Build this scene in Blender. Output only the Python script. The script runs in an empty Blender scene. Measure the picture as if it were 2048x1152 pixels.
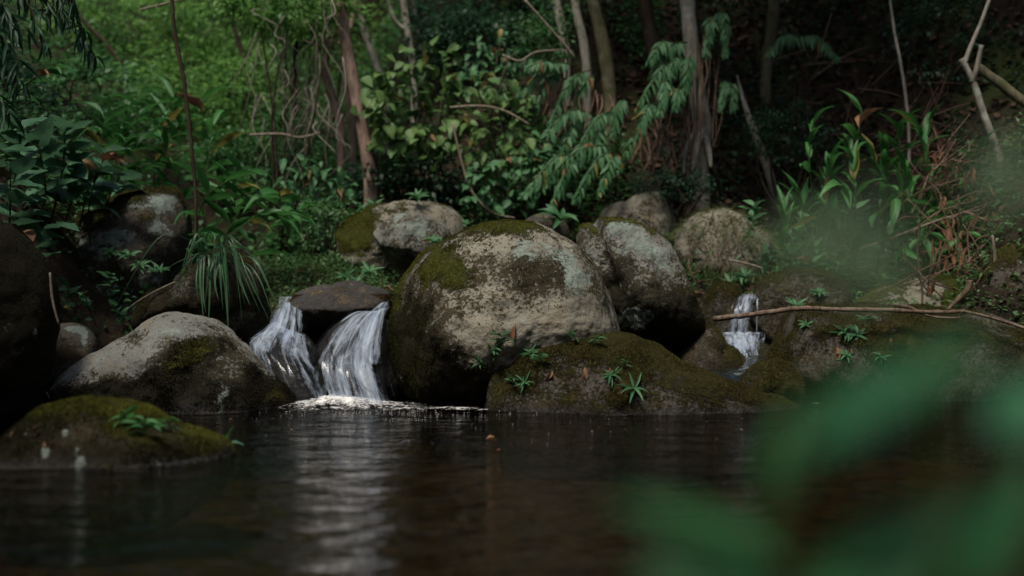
import bpy, bmesh, math
import numpy as np
from mathutils import Vector, Matrix

rng = np.random.default_rng(11)
scene = bpy.context.scene
COL = scene.collection

# ------------------------------------------------------------------ camera, sky, sun, exposure
CAMZ, FPX, CX, CY = 0.80, 2400.0, 1024.0, 576.0
cam_d = bpy.data.cameras.new('camera')
cam = bpy.data.objects.new('camera', cam_d)
COL.objects.link(cam)
cam.location = (0, 0, CAMZ)
cam.rotation_euler = (math.radians(90), 0, 0)
cam_d.sensor_width = 36.0
cam_d.lens = FPX / 2048 * 36.0
cam_d.clip_start, cam_d.clip_end = 0.05, 400
cam_d.dof.use_dof = True
cam_d.dof.focus_distance = 8.1
cam_d.dof.aperture_fstop = 0.0422 / 0.048
scene.camera = cam

SUN_EL, SUN_AZ = math.radians(60), math.radians(206)   # azimuth clockwise from +Y: behind the camera, a little to the left
world = bpy.data.worlds.new('World')
scene.world = world
world.use_nodes = True
wn = world.node_tree
bg = wn.nodes['Background']
sky = wn.nodes.new('ShaderNodeTexSky')
sky.sky_type = 'NISHITA'
sky.sun_disc = False
sky.sun_elevation, sky.sun_rotation = SUN_EL, SUN_AZ
sky.dust_density = 3.0
wn.links.new(sky.outputs[0], bg.inputs[0])
bg.inputs[1].default_value = 0.05
sun_d = bpy.data.lights.new('sun', 'SUN')
sun_d.energy = 1.5
sun_d.angle = math.radians(14)
sun_d.color = (1.0, 0.94, 0.84)
sun = bpy.data.objects.new('sun', sun_d)
COL.objects.link(sun)
sdir = Vector((math.sin(SUN_AZ) * math.cos(SUN_EL), math.cos(SUN_AZ) * math.cos(SUN_EL), math.sin(SUN_EL)))
sun.rotation_euler = sdir.to_track_quat('Z', 'Y').to_euler()
sun.location = sdir * 30
vs = scene.view_settings
vs.view_transform, vs.look, vs.gamma = 'Standard', 'None', 1.0
vs.use_curve_mapping = False
vs.exposure = 1.35
scene.render.engine = 'CYCLES'
cy = scene.cycles
cy.use_denoising = True
cy.max_bounces, cy.diffuse_bounces, cy.glossy_bounces = 6, 3, 3
cy.transmission_bounces, cy.transparent_max_bounces = 4, 12
cy.sample_clamp_indirect = 4.0
cy.caustics_reflective = cy.caustics_refractive = False


# ------------------------------------------------------------------ helpers
def P(px, py, Y):
    return np.array([(px - CX) / FPX * Y, Y, CAMZ + (CY - py) / FPX * Y])


def PX(v):
    return CX + v[..., 0] / v[..., 1] * FPX, CY - (v[..., 2] - CAMZ) / v[..., 1] * FPX


def _h(ix, iy, iz, seed):
    h = (ix * 73856093) ^ (iy * 19349663) ^ (iz * 83492791) ^ (seed * 2654435761 & 0x7fffffff)
    h = (h ^ (h >> 13)) * 1274126177 & 0x7fffffff
    h = (h ^ (h >> 16)) & 0xffff
    return h / 65535.0


def noise(p, s=1.0, seed=0):
    p = np.asarray(p, float) * s + 100.37
    i = np.floor(p).astype(np.int64)
    f = p - i
    u = f * f * (3 - 2 * f)
    r = 0
    for dx in (0, 1):
        wx = u[..., 0] if dx else 1 - u[..., 0]
        for dy in (0, 1):
            wy = u[..., 1] if dy else 1 - u[..., 1]
            for dz in (0, 1):
                wz = u[..., 2] if dz else 1 - u[..., 2]
                r = r + wx * wy * wz * _h(i[..., 0] + dx, i[..., 1] + dy, i[..., 2] + dz, seed)
    return r


def fbm(p, s=1.0, seed=0, o=4):
    a, t, r = 1.0, 0.0, 0
    for k in range(o):
        r = r + a * noise(p, s * 2.03 ** k, seed + k * 17)
        t += a
        a *= 0.52
    return r / t


def sst(a, b, x):
    t = np.clip((np.asarray(x, float) - a) / (b - a), 0, 1)
    return t * t * (3 - 2 * t)


def new_obj(name, data, parent=None, loc=None):
    o = bpy.data.objects.new(name, data)
    COL.objects.link(o)
    if parent is not None:
        o.parent = parent
    if loc is not None:
        o.location = loc
    return o


def mesh_from(name, V, F, mat, attrs=None, uv=None, smooth=True):
    V = np.asarray(V, np.float32)
    me = bpy.data.meshes.new(name)
    if isinstance(F, np.ndarray):
        n, k = F.shape
        me.vertices.add(len(V))
        me.vertices.foreach_set('co', V.ravel())
        me.loops.add(n * k)
        me.loops.foreach_set('vertex_index', F.ravel().astype(np.int32))
        me.polygons.add(n)
        me.polygons.foreach_set('loop_start', np.arange(0, n * k, k, dtype=np.int32))
        me.polygons.foreach_set('loop_total', np.full(n, k, np.int32))
        me.update(calc_edges=True)
    else:
        me.from_pydata(V.tolist(), [], F)
    if attrs:
        for an, av in attrs.items():
            a = me.attributes.new(an, 'FLOAT', 'POINT')
            a.data.foreach_set('value', np.asarray(av, np.float32).ravel())
    if uv is not None:
        uvl = me.uv_layers.new(name='UVMap')
        li = np.empty(len(me.loops), np.int32)
        me.loops.foreach_get('vertex_index', li)
        uvl.data.foreach_set('uv', np.asarray(uv, np.float32)[li].ravel())
    if smooth:
        me.polygons.foreach_set('use_smooth', np.ones(len(me.polygons), bool))
    me.materials.append(mat)
    return me


def tag(o, label=None, cat=None, group=None, kind=None):
    if label: o['label'] = label
    if cat: o['category'] = cat
    if group: o['group'] = group
    if kind: o['kind'] = kind
    return o


def thing(name, label, cat, loc, group=None):
    return tag(new_obj(name, None, None, tuple(loc)), label, cat, group)


class MB:
    """collects tubes into one mesh"""
    def __init__(self): self.V, self.F, self.n = [], [], 0

    def add(self, V, F):
        self.V.append(np.asarray(V, float))
        self.F.append(np.asarray(F) + self.n)
        self.n += len(V)

    def tube(self, pts, rad, sides=7, wob=0.0, res=None):
        pts = np.asarray(pts, float)
        n0 = len(pts)
        rad = np.asarray(rad, float) if np.ndim(rad) else np.full(n0, float(rad))
        if len(rad) != n0:
            rad = np.interp(np.linspace(0, 1, n0), np.linspace(0, 1, len(rad)), rad)
        m = res or max(4, (n0 - 1) * 5)
        t = np.linspace(0, n0 - 1, m)
        i = np.clip(t.astype(int), 0, n0 - 2)
        f = (t - i)[:, None]
        g = lambda k: pts[np.clip(k, 0, n0 - 1)]
        p0, p1, p2, p3 = g(i - 1), g(i), g(i + 1), g(i + 2)
        c = 0.5 * (2 * p1 + (p2 - p0) * f + (2 * p0 - 5 * p1 + 4 * p2 - p3) * f ** 2 + (3 * p1 - p0 - 3 * p2 + p3) * f ** 3)
        r = np.interp(t, np.arange(n0), rad)
        T = np.gradient(c, axis=0)
        T /= np.linalg.norm(T, axis=1)[:, None] + 1e-9
        ref = np.where(np.abs(T[:, 1:2]) < 0.9, np.array([[0, 1.0, 0]]), np.array([[1.0, 0, 0]]))
        A = np.cross(T, ref); A /= np.linalg.norm(A, axis=1)[:, None] + 1e-9
        B = np.cross(T, A)
        an = np.linspace(0, 2 * math.pi, sides, endpoint=False)
        ring = A[:, None] * np.cos(an)[None, :, None] + B[:, None] * np.sin(an)[None, :, None]
        rr = np.repeat(r[:, None], sides, 1)
        V = c[:, None] + ring * rr[..., None]
        if wob:
            V = c[:, None] + ring * (rr * (1 + wob * (noise(V, 0.5 / max(r.mean(), 1e-3), 5) - 0.5) * 2))[..., None]
        V = V.reshape(-1, 3)
        F = []
        for a in range(m - 1):
            for b in range(sides):
                b2 = (b + 1) % sides
                F.append((a * sides + b, a * sides + b2, (a + 1) * sides + b2, (a + 1) * sides + b))
        k = len(V)
        V = np.vstack([V, c[:1], c[-1:]])
        for b in range(sides):
            b2 = (b + 1) % sides
            F.append((k, b2, b, b))
            F.append((k + 1, (m - 1) * sides + b, (m - 1) * sides + b2, (m - 1) * sides + b2))
        self.add(V, np.array(F))
        return c

    def build(self, name, mat, parent=None, loc=None):
        V = np.vstack(self.V)
        o = loc if loc is not None else (parent.location if parent is not None else None)
        if parent is not None:
            V = V - np.array(world_loc(parent))
        elif loc is not None:
            V = V - np.array(loc)
        F = np.vstack(self.F)
        faces = [tuple(dict.fromkeys(f)) for f in F.tolist()]
        me = mesh_from(name, V, faces, mat)
        return new_obj(name, me, parent, loc if parent is None else None)


def world_loc(o):
    v = Vector((0, 0, 0))
    while o is not None:
        v = v + o.location
        o = o.parent
    return v


# ------------------------------------------------------------------ node material helpers
class NT:
    def __init__(self, name):
        self.m = bpy.data.materials.new(name)
        self.m.use_nodes = True
        self.t = self.m.node_tree
        self.t.nodes.clear()
        self.out = self.t.nodes.new('ShaderNodeOutputMaterial')

    def n(self, typ, **kw):
        nd = self.t.nodes.new(typ)
        for k, v in kw.items():
            if k.startswith('i_'):
                key = k[2:]
                nd.inputs[int(key) if key.isdigit() else key.replace('_', ' ')].default_value = v
            else:
                setattr(nd, k, v)
        return nd

    def l(self, a, b): self.t.links.new(a, b)

    def val(self, x, sock):
        if isinstance(x, (int, float, tuple)): sock.default_value = x
        else: self.l(x, sock)

    def math(self, op, a, b=0.0, c=0.0, clamp=False):
        nd = self.n('ShaderNodeMath', operation=op, use_clamp=clamp)
        self.val(a, nd.inputs[0]); self.val(b, nd.inputs[1]); self.val(c, nd.inputs[2])
        return nd.outputs[0]

    def mix(self, f, a, b):
        nd = self.n('ShaderNodeMix', data_type='RGBA')
        self.val(f, nd.inputs[0])
        for x, s in ((a, nd.inputs[6]), (b, nd.inputs[7])):
            if isinstance(x, tuple) and len(x) == 3: x = x + (1,)
            self.val(x, s)
        return nd.outputs[2]

    def coord(self, kind='Object', scale=(1, 1, 1)):
        tc = self.n('ShaderNodeTexCoord')
        if scale == (1, 1, 1): return tc.outputs[kind]
        mp = self.n('ShaderNodeMapping')
        mp.inputs['Scale'].default_value = scale
        self.l(tc.outputs[kind], mp.inputs[0])
        return mp.outputs[0]

    def noise(self, vec, scale, detail=4, rough=0.6, dist=0.0):
        nd = self.n('ShaderNodeTexNoise')
        nd.inputs['Scale'].default_value = scale
        nd.inputs['Detail'].default_value = detail
        nd.inputs['Roughness'].default_value = rough
        nd.inputs['Distortion'].default_value = dist
        self.l(vec, nd.inputs['Vector'])
        return nd.outputs[0]

    def ramp(self, f, a, b):
        nd = self.n('ShaderNodeMapRange')
        nd.inputs[1].default_value, nd.inputs[2].default_value = a, b
        self.val(f, nd.inputs[0])
        return nd.outputs[0]

    def attr(self, name):
        return self.n('ShaderNodeAttribute', attribute_name=name).outputs['Fac']

    def bump(self, h, strength, dist, normal=None):
        nd = self.n('ShaderNodeBump')
        nd.inputs['Strength'].default_value = strength
        nd.inputs['Distance'].default_value = dist
        self.l(h, nd.inputs['Height'])
        if normal is not None: self.l(normal, nd.inputs['Normal'])
        return nd.outputs[0]

    def finish(self, sh):
        self.l(sh, self.out.inputs[0])
        return self.m


def rock_material(name, base=(0.275, 0.255, 0.20), base2=(0.165, 0.155, 0.12), crust=(0.036, 0.030, 0.016), lich=(0.26, 0.31, 0.26),
                  moss=(0.075, 0.085, 0.014), moss2=(0.030, 0.036, 0.009)):
    N = NT(name)
    co = N.coord('Object')
    big = N.noise(co, 2.2, 5, 0.6)
    mid = N.noise(co, 9, 6, 0.68)
    fine = N.noise(co, 42, 5, 0.72)
    grain = N.noise(co, 160, 3, 0.7)
    c = N.mix(N.ramp(big, 0.35, 0.65), base, base2)
    c = N.mix(N.ramp(grain, 0.42, 0.72), c, tuple(x * 0.55 for x in base2))
    c = N.mix(N.math('MULTIPLY', N.ramp(mid, 0.52, 0.7), 0.5), c, (0.26, 0.19, 0.10))       # ochre stain
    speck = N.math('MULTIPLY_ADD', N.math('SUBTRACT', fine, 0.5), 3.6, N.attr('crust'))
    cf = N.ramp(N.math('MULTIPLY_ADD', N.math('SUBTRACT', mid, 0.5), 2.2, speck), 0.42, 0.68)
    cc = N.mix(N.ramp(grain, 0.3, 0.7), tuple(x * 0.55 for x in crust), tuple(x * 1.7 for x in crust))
    cc = N.mix(N.ramp(N.attr('crust'), 0.6, 1.1), cc, N.mix(N.ramp(grain, 0.35, 0.7), (0.004, 0.0035, 0.002), (0.022, 0.018, 0.008)))  # near-black tone: dark algae, plus shade painted on the undersides
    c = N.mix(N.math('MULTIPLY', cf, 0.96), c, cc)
    lf = N.ramp(N.math('MULTIPLY_ADD', N.math('SUBTRACT', mid, 0.5), 0.9, N.math('MULTIPLY_ADD', N.math('SUBTRACT', fine, 0.5), 1.0, N.attr('lich'))), 0.47, 0.58)
    c = N.mix(N.math('MULTIPLY', lf, 0.85), c, N.mix(N.ramp(grain, 0.35, 0.65), lich, tuple(x * 0.6 for x in lich)))
    mf = N.ramp(N.math('MULTIPLY_ADD', N.math('SUBTRACT', mid, 0.5), 0.5, N.math('MULTIPLY_ADD', N.math('SUBTRACT', fine, 0.5), 1.0, N.attr('moss'))), 0.42, 0.58)
    mc = N.mix(N.ramp(fine, 0.35, 0.65), moss2, moss)
    mc = N.mix(N.math('MULTIPLY', N.ramp(mid, 0.5, 0.75), 0.6), mc, (0.07, 0.05, 0.016))
    c = N.mix(mf, c, mc)
    wet = N.attr('wet')
    c = N.mix(N.math('MULTIPLY', wet, 0.72), c, (0.006, 0.005, 0.004))
    h = N.math('ADD', N.math('MULTIPLY', mid, 1.0), N.math('MULTIPLY_ADD', fine, 0.5, N.math('MULTIPLY', mf, N.math('MULTIPLY_ADD', grain, 0.5, 0.35))))
    h = N.math('MULTIPLY_ADD', cf, 0.12, h)
    nrm = N.bump(h, 0.9, 0.030)
    b = N.n('ShaderNodeBsdfPrincipled')
    N.l(c, b.inputs['Base Color'])
    N.l(N.math('MULTIPLY_ADD', N.math('MULTIPLY', wet, N.math('SUBTRACT', 1.0, mf)), -0.48, 0.88), b.inputs['Roughness'])
    N.l(N.math('MULTIPLY_ADD', wet, 0.22, 0.08), b.inputs['Specular IOR Level'])
    N.l(nrm, b.inputs['Normal'])
    return N.finish(b.outputs[0])


def leaf_material(name, c1, c2, c3=None, rough=0.42, trans=0.3, veins=True):
    N = NT(name)
    oi = N.n('ShaderNodeObjectInfo')
    tint = N.attr('tint')
    co = N.coord('Object')
    rnd = N.math('FRACT', N.math('ADD', N.math('MULTIPLY', oi.outputs['Random'], 1.0), tint))
    c = N.mix(rnd, c1, c2)
    c = N.mix(N.math('MULTIPLY', N.ramp(N.noise(co, 3.0, 3), 0.45, 0.75), 0.5), c, c3 or tuple(x * 0.6 for x in c1))
    b = N.n('ShaderNodeBsdfPrincipled')
    if veins:
        uv = N.n('ShaderNodeUVMap').outputs[0]
        sx = N.n('ShaderNodeSeparateXYZ'); N.l(uv, sx.inputs[0])
        au = N.math('ABSOLUTE', N.math('SUBTRACT', sx.outputs[0], 0.5))
        rib = N.ramp(au, 0.045, 0.012)
        vv = N.math('SINE', N.math('MULTIPLY', N.math('SUBTRACT', sx.outputs[1], N.math('MULTIPLY', au, 0.55)), 75.0))
        vein = N.math('MULTIPLY', N.ramp(vv, 0.7, 1.0), 0.22)
        c = N.mix(N.math('MAXIMUM', N.math('MULTIPLY', rib, 0.45), vein), c, tuple(min(1, x * 2.0 + 0.02) for x in c2))
        nrm = N.bump(vv, 0.25, 0.004)
        N.l(nrm, b.inputs['Normal'])
    N.l(c, b.inputs['Base Color'])
    b.inputs['Roughness'].default_value = rough
    b.inputs['Specular IOR Level'].default_value = 0.3
    tr = N.n('ShaderNodeBsdfTranslucent')
    N.l(N.mix(0.6, c, tuple(x * 1.6 for x in c2)), tr.inputs[0])
    mx = N.n('ShaderNodeMixShader')
    mx.inputs[0].default_value = trans
    N.l(b.outputs[0], mx.inputs[1]); N.l(tr.outputs[0], mx.inputs[2])
    return N.finish(mx.outputs[0])


def bark_material(name, c1, c2, patch=(0.30, 0.30, 0.26), patch_amt=0.35, moss_amt=0.2, streak=(1, 1, 0.18)):
    N = NT(name)
    co = N.coord('Object', streak)
    co2 = N.coord('Object')
    f = N.noise(co, 26, 5, 0.7)
    c = N.mix(N.ramp(f, 0.35, 0.65), c1, c2)
    c = N.mix(N.math('MULTIPLY', N.ramp(N.noise(co2, 7, 5, 0.65), 0.55, 0.64), patch_amt), c, patch)
    c = N.mix(N.math('MULTIPLY', N.ramp(N.noise(co2, 3.3, 4, 0.6), 0.52, 0.62), moss_amt), c, (0.05, 0.06, 0.015))
    b = N.n('ShaderNodeBsdfPrincipled')
    N.l(c, b.inputs['Base Color'])
    b.inputs['Roughness'].default_value = 0.85
    b.inputs['Specular IOR Level'].default_value = 0.08
    N.l(N.bump(f, 0.8, 0.02), b.inputs['Normal'])
    return N.finish(b.outputs[0])


def tint_material(name, c1, c2, rough=0.85, trans=0.15, per_obj=True):
    """matt colour picked per piece between two tones"""
    N = NT(name)
    oi = N.n('ShaderNodeObjectInfo')
    t = N.math('FRACT', N.math('ADD', oi.outputs['Random'], N.attr('tint'))) if per_obj else N.attr('tint')
    c = N.mix(t, c1, c2)
    c = N.mix(N.math('MULTIPLY', N.ramp(N.noise(N.coord('Object'), 30, 3), 0.45, 0.7), 0.45), c, tuple(x * 0.45 for x in c1))
    b = N.n('ShaderNodeBsdfPrincipled')
    N.l(c, b.inputs['Base Color'])
    b.inputs['Roughness'].default_value = rough
    b.inputs['Specular IOR Level'].default_value = 0.1
    tr = N.n('ShaderNodeBsdfTranslucent')
    N.l(c, tr.inputs[0])
    mx = N.n('ShaderNodeMixShader'); mx.inputs[0].default_value = trans
    N.l(b.outputs[0], mx.inputs[1]); N.l(tr.outputs[0], mx.inputs[2])
    return N.finish(mx.outputs[0])


M = {}
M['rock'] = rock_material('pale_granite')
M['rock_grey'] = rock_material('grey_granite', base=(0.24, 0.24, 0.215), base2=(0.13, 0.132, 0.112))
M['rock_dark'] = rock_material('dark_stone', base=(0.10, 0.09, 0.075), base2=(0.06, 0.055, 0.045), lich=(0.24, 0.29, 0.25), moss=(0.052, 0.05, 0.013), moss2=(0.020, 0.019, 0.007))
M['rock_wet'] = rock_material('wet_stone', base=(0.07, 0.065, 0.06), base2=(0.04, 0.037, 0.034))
M['moss'] = tint_material('moss_blades', (0.014, 0.013, 0.005), (0.125, 0.13, 0.02), 0.9, 0.3, False)
M['moss_dark'] = tint_material('dark_moss_blades', (0.012, 0.010, 0.005), (0.072, 0.064, 0.018), 0.9, 0.25, False)
M['leaf_ginger'] = leaf_material('ginger_leaf', (0.02, 0.10, 0.024), (0.055, 0.17, 0.04))
M['leaf_teal'] = leaf_material('teal_leaf', (0.030, 0.105, 0.042), (0.075, 0.18, 0.07))
M['leaf_dark'] = leaf_material('dark_leaf', (0.010, 0.035, 0.016), (0.022, 0.07, 0.03))
M['leaf_broad'] = leaf_material('broad_leaf', (0.028, 0.09, 0.045), (0.07, 0.155, 0.08), rough=0.5)
M['leaf_bush'] = leaf_material('bush_leaf', (0.04, 0.105, 0.025), (0.10, 0.18, 0.05), (0.13, 0.12, 0.03))
M['leaf_front'] = leaf_material('front_leaf', (0.012, 0.092, 0.022), (0.028, 0.14, 0.062), rough=0.5, trans=0.35)
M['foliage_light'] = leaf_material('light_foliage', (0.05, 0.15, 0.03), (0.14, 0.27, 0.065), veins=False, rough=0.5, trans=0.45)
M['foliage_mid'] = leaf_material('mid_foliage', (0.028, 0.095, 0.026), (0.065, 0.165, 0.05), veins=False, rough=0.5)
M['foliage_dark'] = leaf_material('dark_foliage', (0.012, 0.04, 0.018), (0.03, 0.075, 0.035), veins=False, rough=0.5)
M['cover'] = leaf_material('ground_cover_leaf', (0.03, 0.09, 0.03), (0.07, 0.15, 0.05), (0.09, 0.10, 0.03), veins=False)
M['grass'] = tint_material('grass_blades', (0.05, 0.085, 0.025), (0.15, 0.15, 0.07), 0.7, 0.3)
M['blade'] = leaf_material('long_blade', (0.02, 0.07, 0.03), (0.06, 0.13, 0.06), veins=False)
M['stem'] = tint_material('green_stem', (0.03, 0.06, 0.018), (0.06, 0.09, 0.03), 0.6, 0.1)
M['dead'] = tint_material('dead_stalk', (0.06, 0.035, 0.024), (0.22, 0.145, 0.105), 0.85, 0.05)
M['litter'] = tint_material('leaf_litter', (0.022, 0.013, 0.009), (0.11, 0.064, 0.04), 0.8, 0.1)
M['yellow_leaf'] = leaf_material('yellowing_leaf', (0.13, 0.12, 0.025), (0.22, 0.19, 0.05))
M['dead_leaf'] = tint_material('dead_leaf', (0.16, 0.07, 0.04), (0.34, 0.20, 0.11), 0.7, 0.2)
M['bark_red'] = bark_material('reddish_bark', (0.11, 0.075, 0.058), (0.34, 0.235, 0.19), (0.34, 0.28, 0.23), 0.5, 0.1)
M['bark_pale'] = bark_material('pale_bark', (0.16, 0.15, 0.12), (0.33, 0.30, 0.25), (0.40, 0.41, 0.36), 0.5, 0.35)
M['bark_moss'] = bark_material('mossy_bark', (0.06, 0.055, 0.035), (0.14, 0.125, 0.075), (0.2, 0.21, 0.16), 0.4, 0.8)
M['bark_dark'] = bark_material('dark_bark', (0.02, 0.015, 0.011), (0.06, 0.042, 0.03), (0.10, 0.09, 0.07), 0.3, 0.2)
M['branch_brown'] = bark_material('brown_branch_bark', (0.055, 0.036, 0.026), (0.20, 0.135, 0.10), (0.26, 0.22, 0.18), 0.4, 0.25)
M['veil'] = leaf_material('veil_leaf', (0.13, 0.20, 0.12), (0.17, 0.25, 0.15), rough=0.6, trans=0.4, veins=False)
M['dead_grey'] = tint_material('grey_dead_wood', (0.12, 0.105, 0.085), (0.30, 0.27, 0.22), 0.85, 0.05)
M['twig'] = bark_material('twig_bark', (0.11, 0.09, 0.065), (0.24, 0.20, 0.15), (0.28, 0.27, 0.22), 0.4, 0.15)


def ground_material():
    N = NT('forest_soil')
    co = N.coord('Object')
    a, b_, f = N.noise(co, 0.9, 5, 0.6), N.noise(co, 6, 6, 0.7), N.noise(co, 40, 4, 0.7)
    c = N.mix(N.ramp(b_, 0.35, 0.65), (0.010, 0.008, 0.006), (0.034, 0.024, 0.016))
    c = N.mix(N.math('MULTIPLY', N.ramp(f, 0.55, 0.72), 0.7), c, (0.05, 0.033, 0.022))
    c = N.mix(N.math('MULTIPLY', N.ramp(N.math('ADD', a, N.math('MULTIPLY', b_, 0.4)), 0.72, 0.86), 0.8), c, (0.03, 0.045, 0.012))
    gp = N.n('ShaderNodeNewGeometry'); sz = N.n('ShaderNodeSeparateXYZ'); N.l(gp.outputs['Position'], sz.inputs[0])
    c = N.mix(N.ramp(sz.outputs[2], -0.1, -0.3), c, N.mix(N.ramp(b_, 0.4, 0.62), (0.026, 0.020, 0.011), (0.080, 0.060, 0.034)))
    s = N.n('ShaderNodeBsdfPrincipled')
    N.l(c, s.inputs['Base Color'])
    s.inputs['Roughness'].default_value = 0.95
    s.inputs['Specular IOR Level'].default_value = 0.1
    N.l(N.bump(N.math('MULTIPLY_ADD', f, 0.4, b_), 1.0, 0.05), s.inputs['Normal'])
    return N.finish(s.outputs[0])


M['soil'] = ground_material()


def water_material(name, tintc, ripple, rough=0.02):
    N = NT(name)
    co = N.coord('Object', (0.75, 1.25, 1))
    h1 = N.noise(co, 3.2, 3, 0.5, 0.4)
    h2 = N.noise(co, 11, 3, 0.55, 0.3)
    h3 = N.noise(co, 34, 2, 0.5)
    h = N.math('MULTIPLY_ADD', h1, 1.0, N.math('MULTIPLY_ADD', h2, 0.30, N.math('MULTIPLY', h3, 0.05)))
    nrm = N.bump(h, 1.0, ripple)
    fr = N.n('ShaderNodeFresnel'); fr.inputs[0].default_value = 1.33
    N.l(nrm, fr.inputs['Normal'])
    g = N.n('ShaderNodeBsdfGlossy'); g.inputs['Roughness'].default_value = rough
    N.l(nrm, g.inputs['Normal'])
    t = N.n('ShaderNodeBsdfTransparent'); t.inputs[0].default_value = tintc + (1,)
    mx = N.n('ShaderNodeMixShader')
    N.l(fr.outputs[0], mx.inputs[0]); N.l(t.outputs[0], mx.inputs[1]); N.l(g.outputs[0], mx.inputs[2])
    return N.finish(mx.outputs[0])


M['water'] = water_material('brown_pool_water', (0.42, 0.32, 0.20), 0.045, 0.05)
M['stream'] = water_material('stream_water', (0.4, 0.3, 0.2), 0.06, 0.06)


def fall_material():
    N = NT('falling_water')
    uv = N.n('ShaderNodeUVMap').outputs[0]

    def st(sx, sy, sc, det=4, dist=0.0):
        mp = N.n('ShaderNodeMapping'); mp.inputs['Scale'].default_value = (sx, sy, 1)
        N.l(uv, mp.inputs[0])
        return N.noise(mp.outputs[0], sc, det, 0.65, dist)
    a = st(5, 0.9, 1.0, 4, 1.3)
    b = st(22, 2.6, 1.0, 5, 1.0)
    c = st(85, 12, 1.0, 3)
    e = st(7, 6, 1.0, 4, 0.8)
    s = N.math('MULTIPLY_ADD', a, 1.35, N.math('MULTIPLY_ADD', b, 0.42, N.math('MULTIPLY', c, 0.2)))    # 0 .. 2, mean 1.0
    f = N.math('ADD', N.math('MULTIPLY_ADD', s, 3.0, -2.95), N.math('ADD', N.attr('froth'), N.math('MULTIPLY_ADD', e, 2.6, -1.3)))
    al = N.ramp(f, -0.15, 1.5)
    p = N.n('ShaderNodeBsdfPrincipled')
    N.l(N.mix(N.ramp(b, 0.3, 0.7), (0.28, 0.38, 0.55), (0.62, 0.67, 0.71)), p.inputs['Base Color'])
    p.inputs['Roughness'].default_value = 0.6
    p.inputs['Specular IOR Level'].default_value = 0.15
    N.l(N.bump(s, 0.6, 0.02), p.inputs['Normal'])
    tl = N.n('ShaderNodeBsdfTranslucent'); tl.inputs[0].default_value = (0.6, 0.65, 0.7, 1)
    m1 = N.n('ShaderNodeMixShader'); m1.inputs[0].default_value = 0.35
    N.l(p.outputs[0], m1.inputs[1]); N.l(tl.outputs[0], m1.inputs[2])
    t = N.n('ShaderNodeBsdfTransparent'); t.inputs[0].default_value = (0.92, 0.94, 0.96, 1)
    gl = N.n('ShaderNodeBsdfGlossy'); gl.inputs['Roughness'].default_value = 0.1
    m0 = N.n('ShaderNodeMixShader'); m0.inputs[0].default_value = 0.012
    N.l(t.outputs[0], m0.inputs[1]); N.l(gl.outputs[0], m0.inputs[2])
    m2 = N.n('ShaderNodeMixShader')
    N.l(al, m2.inputs[0]); N.l(m0.outputs[0], m2.inputs[1]); N.l(m1.outputs[0], m2.inputs[2])
    return N.finish(m2.outputs[0])


M['fall'] = fall_material()


def foam_material():
    N = NT('white_foam')
    co = N.coord('Object')
    f = N.noise(co, 16, 5, 0.7)
    f2 = N.noise(co, 55, 4, 0.7)
    al = N.ramp(N.math('ADD', N.math('MULTIPLY_ADD', f2, 2.2, N.math('MULTIPLY_ADD', f, 3.0, -2.6)), N.attr('froth')), 0.15, 1.1)
    p = N.n('ShaderNodeBsdfPrincipled')
    p.inputs['Base Color'].default_value = (0.68, 0.66, 0.63, 1)
    p.inputs['Roughness'].default_value = 0.55
    N.l(N.bump(N.noise(co, 60, 3, 0.6), 0.35, 0.006), p.inputs['Normal'])
    t = N.n('ShaderNodeBsdfTransparent')
    m2 = N.n('ShaderNodeMixShader')
    N.l(al, m2.inputs[0]); N.l(t.outputs[0], m2.inputs[1]); N.l(p.outputs[0], m2.inputs[2])
    return N.finish(m2.outputs[0])


M['foam'] = foam_material()
#@@STRUCTURE
# ------------------------------------------------------------------ terrain and water
def ground(x, y, detail=True):
    x, y = np.asarray(x, float), np.asarray(y, float)
    z = -0.45 + 1.0 * sst(8.7, 9.6, y) + 0.40 * sst(9.7, 11.6, y)
    d = np.maximum(0, y - 12.0)
    w = sst(-2.6, 0.2, x)
    left = 0.40 * d + 0.45 * np.maximum(0, y - 23)
    right = 1.25 * np.minimum(d, 6.5) + 0.55 * np.maximum(0, d - 6.5)
    z = z + left * (1 - w) + right * w
    z = z + 0.95 * np.maximum(0, -2.75 - x) * sst(0, 1.2, -2.75 - x) * (1 - 0.6 * sst(11, 15, y))
    z = z + 0.85 * np.maximum(0, x - 3.1) * sst(0, 1.2, x - 3.1)
    z = z + 0.62 * sst(2.4, 1.1, y) + 0.45 * np.maximum(0, -3 - y)  # unseen rise behind the camera, shaped to block the low sky
    z = np.where(z > 16, 16 + (z - 16) * 0.15, z)
    z = z - 0.55 * np.exp(-((x - 1.86) / 0.38) ** 2) * sst(10.0, 9.7, y) * sst(8.2, 8.8, y)
    if detail:
        p = np.stack([x, y, x * 0], -1)
        z = z + (fbm(p, 0.8, 3, 4) - 0.5) * 0.5 * (0.35 + 0.65 * sst(9, 12, y)) + (fbm(p, 4, 9, 3) - 0.5) * 0.12
    return z


def warp(n, a, b, c, fine):
    """n samples from a to b, denser near c"""
    t = np.linspace(-1, 1, n)
    s = np.sign(t) * (fine * np.abs(t) + (1 - fine) * np.abs(t) ** 3.2)
    return np.where(s < 0, c + s * (c - a), c + s * (b - c))


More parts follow.
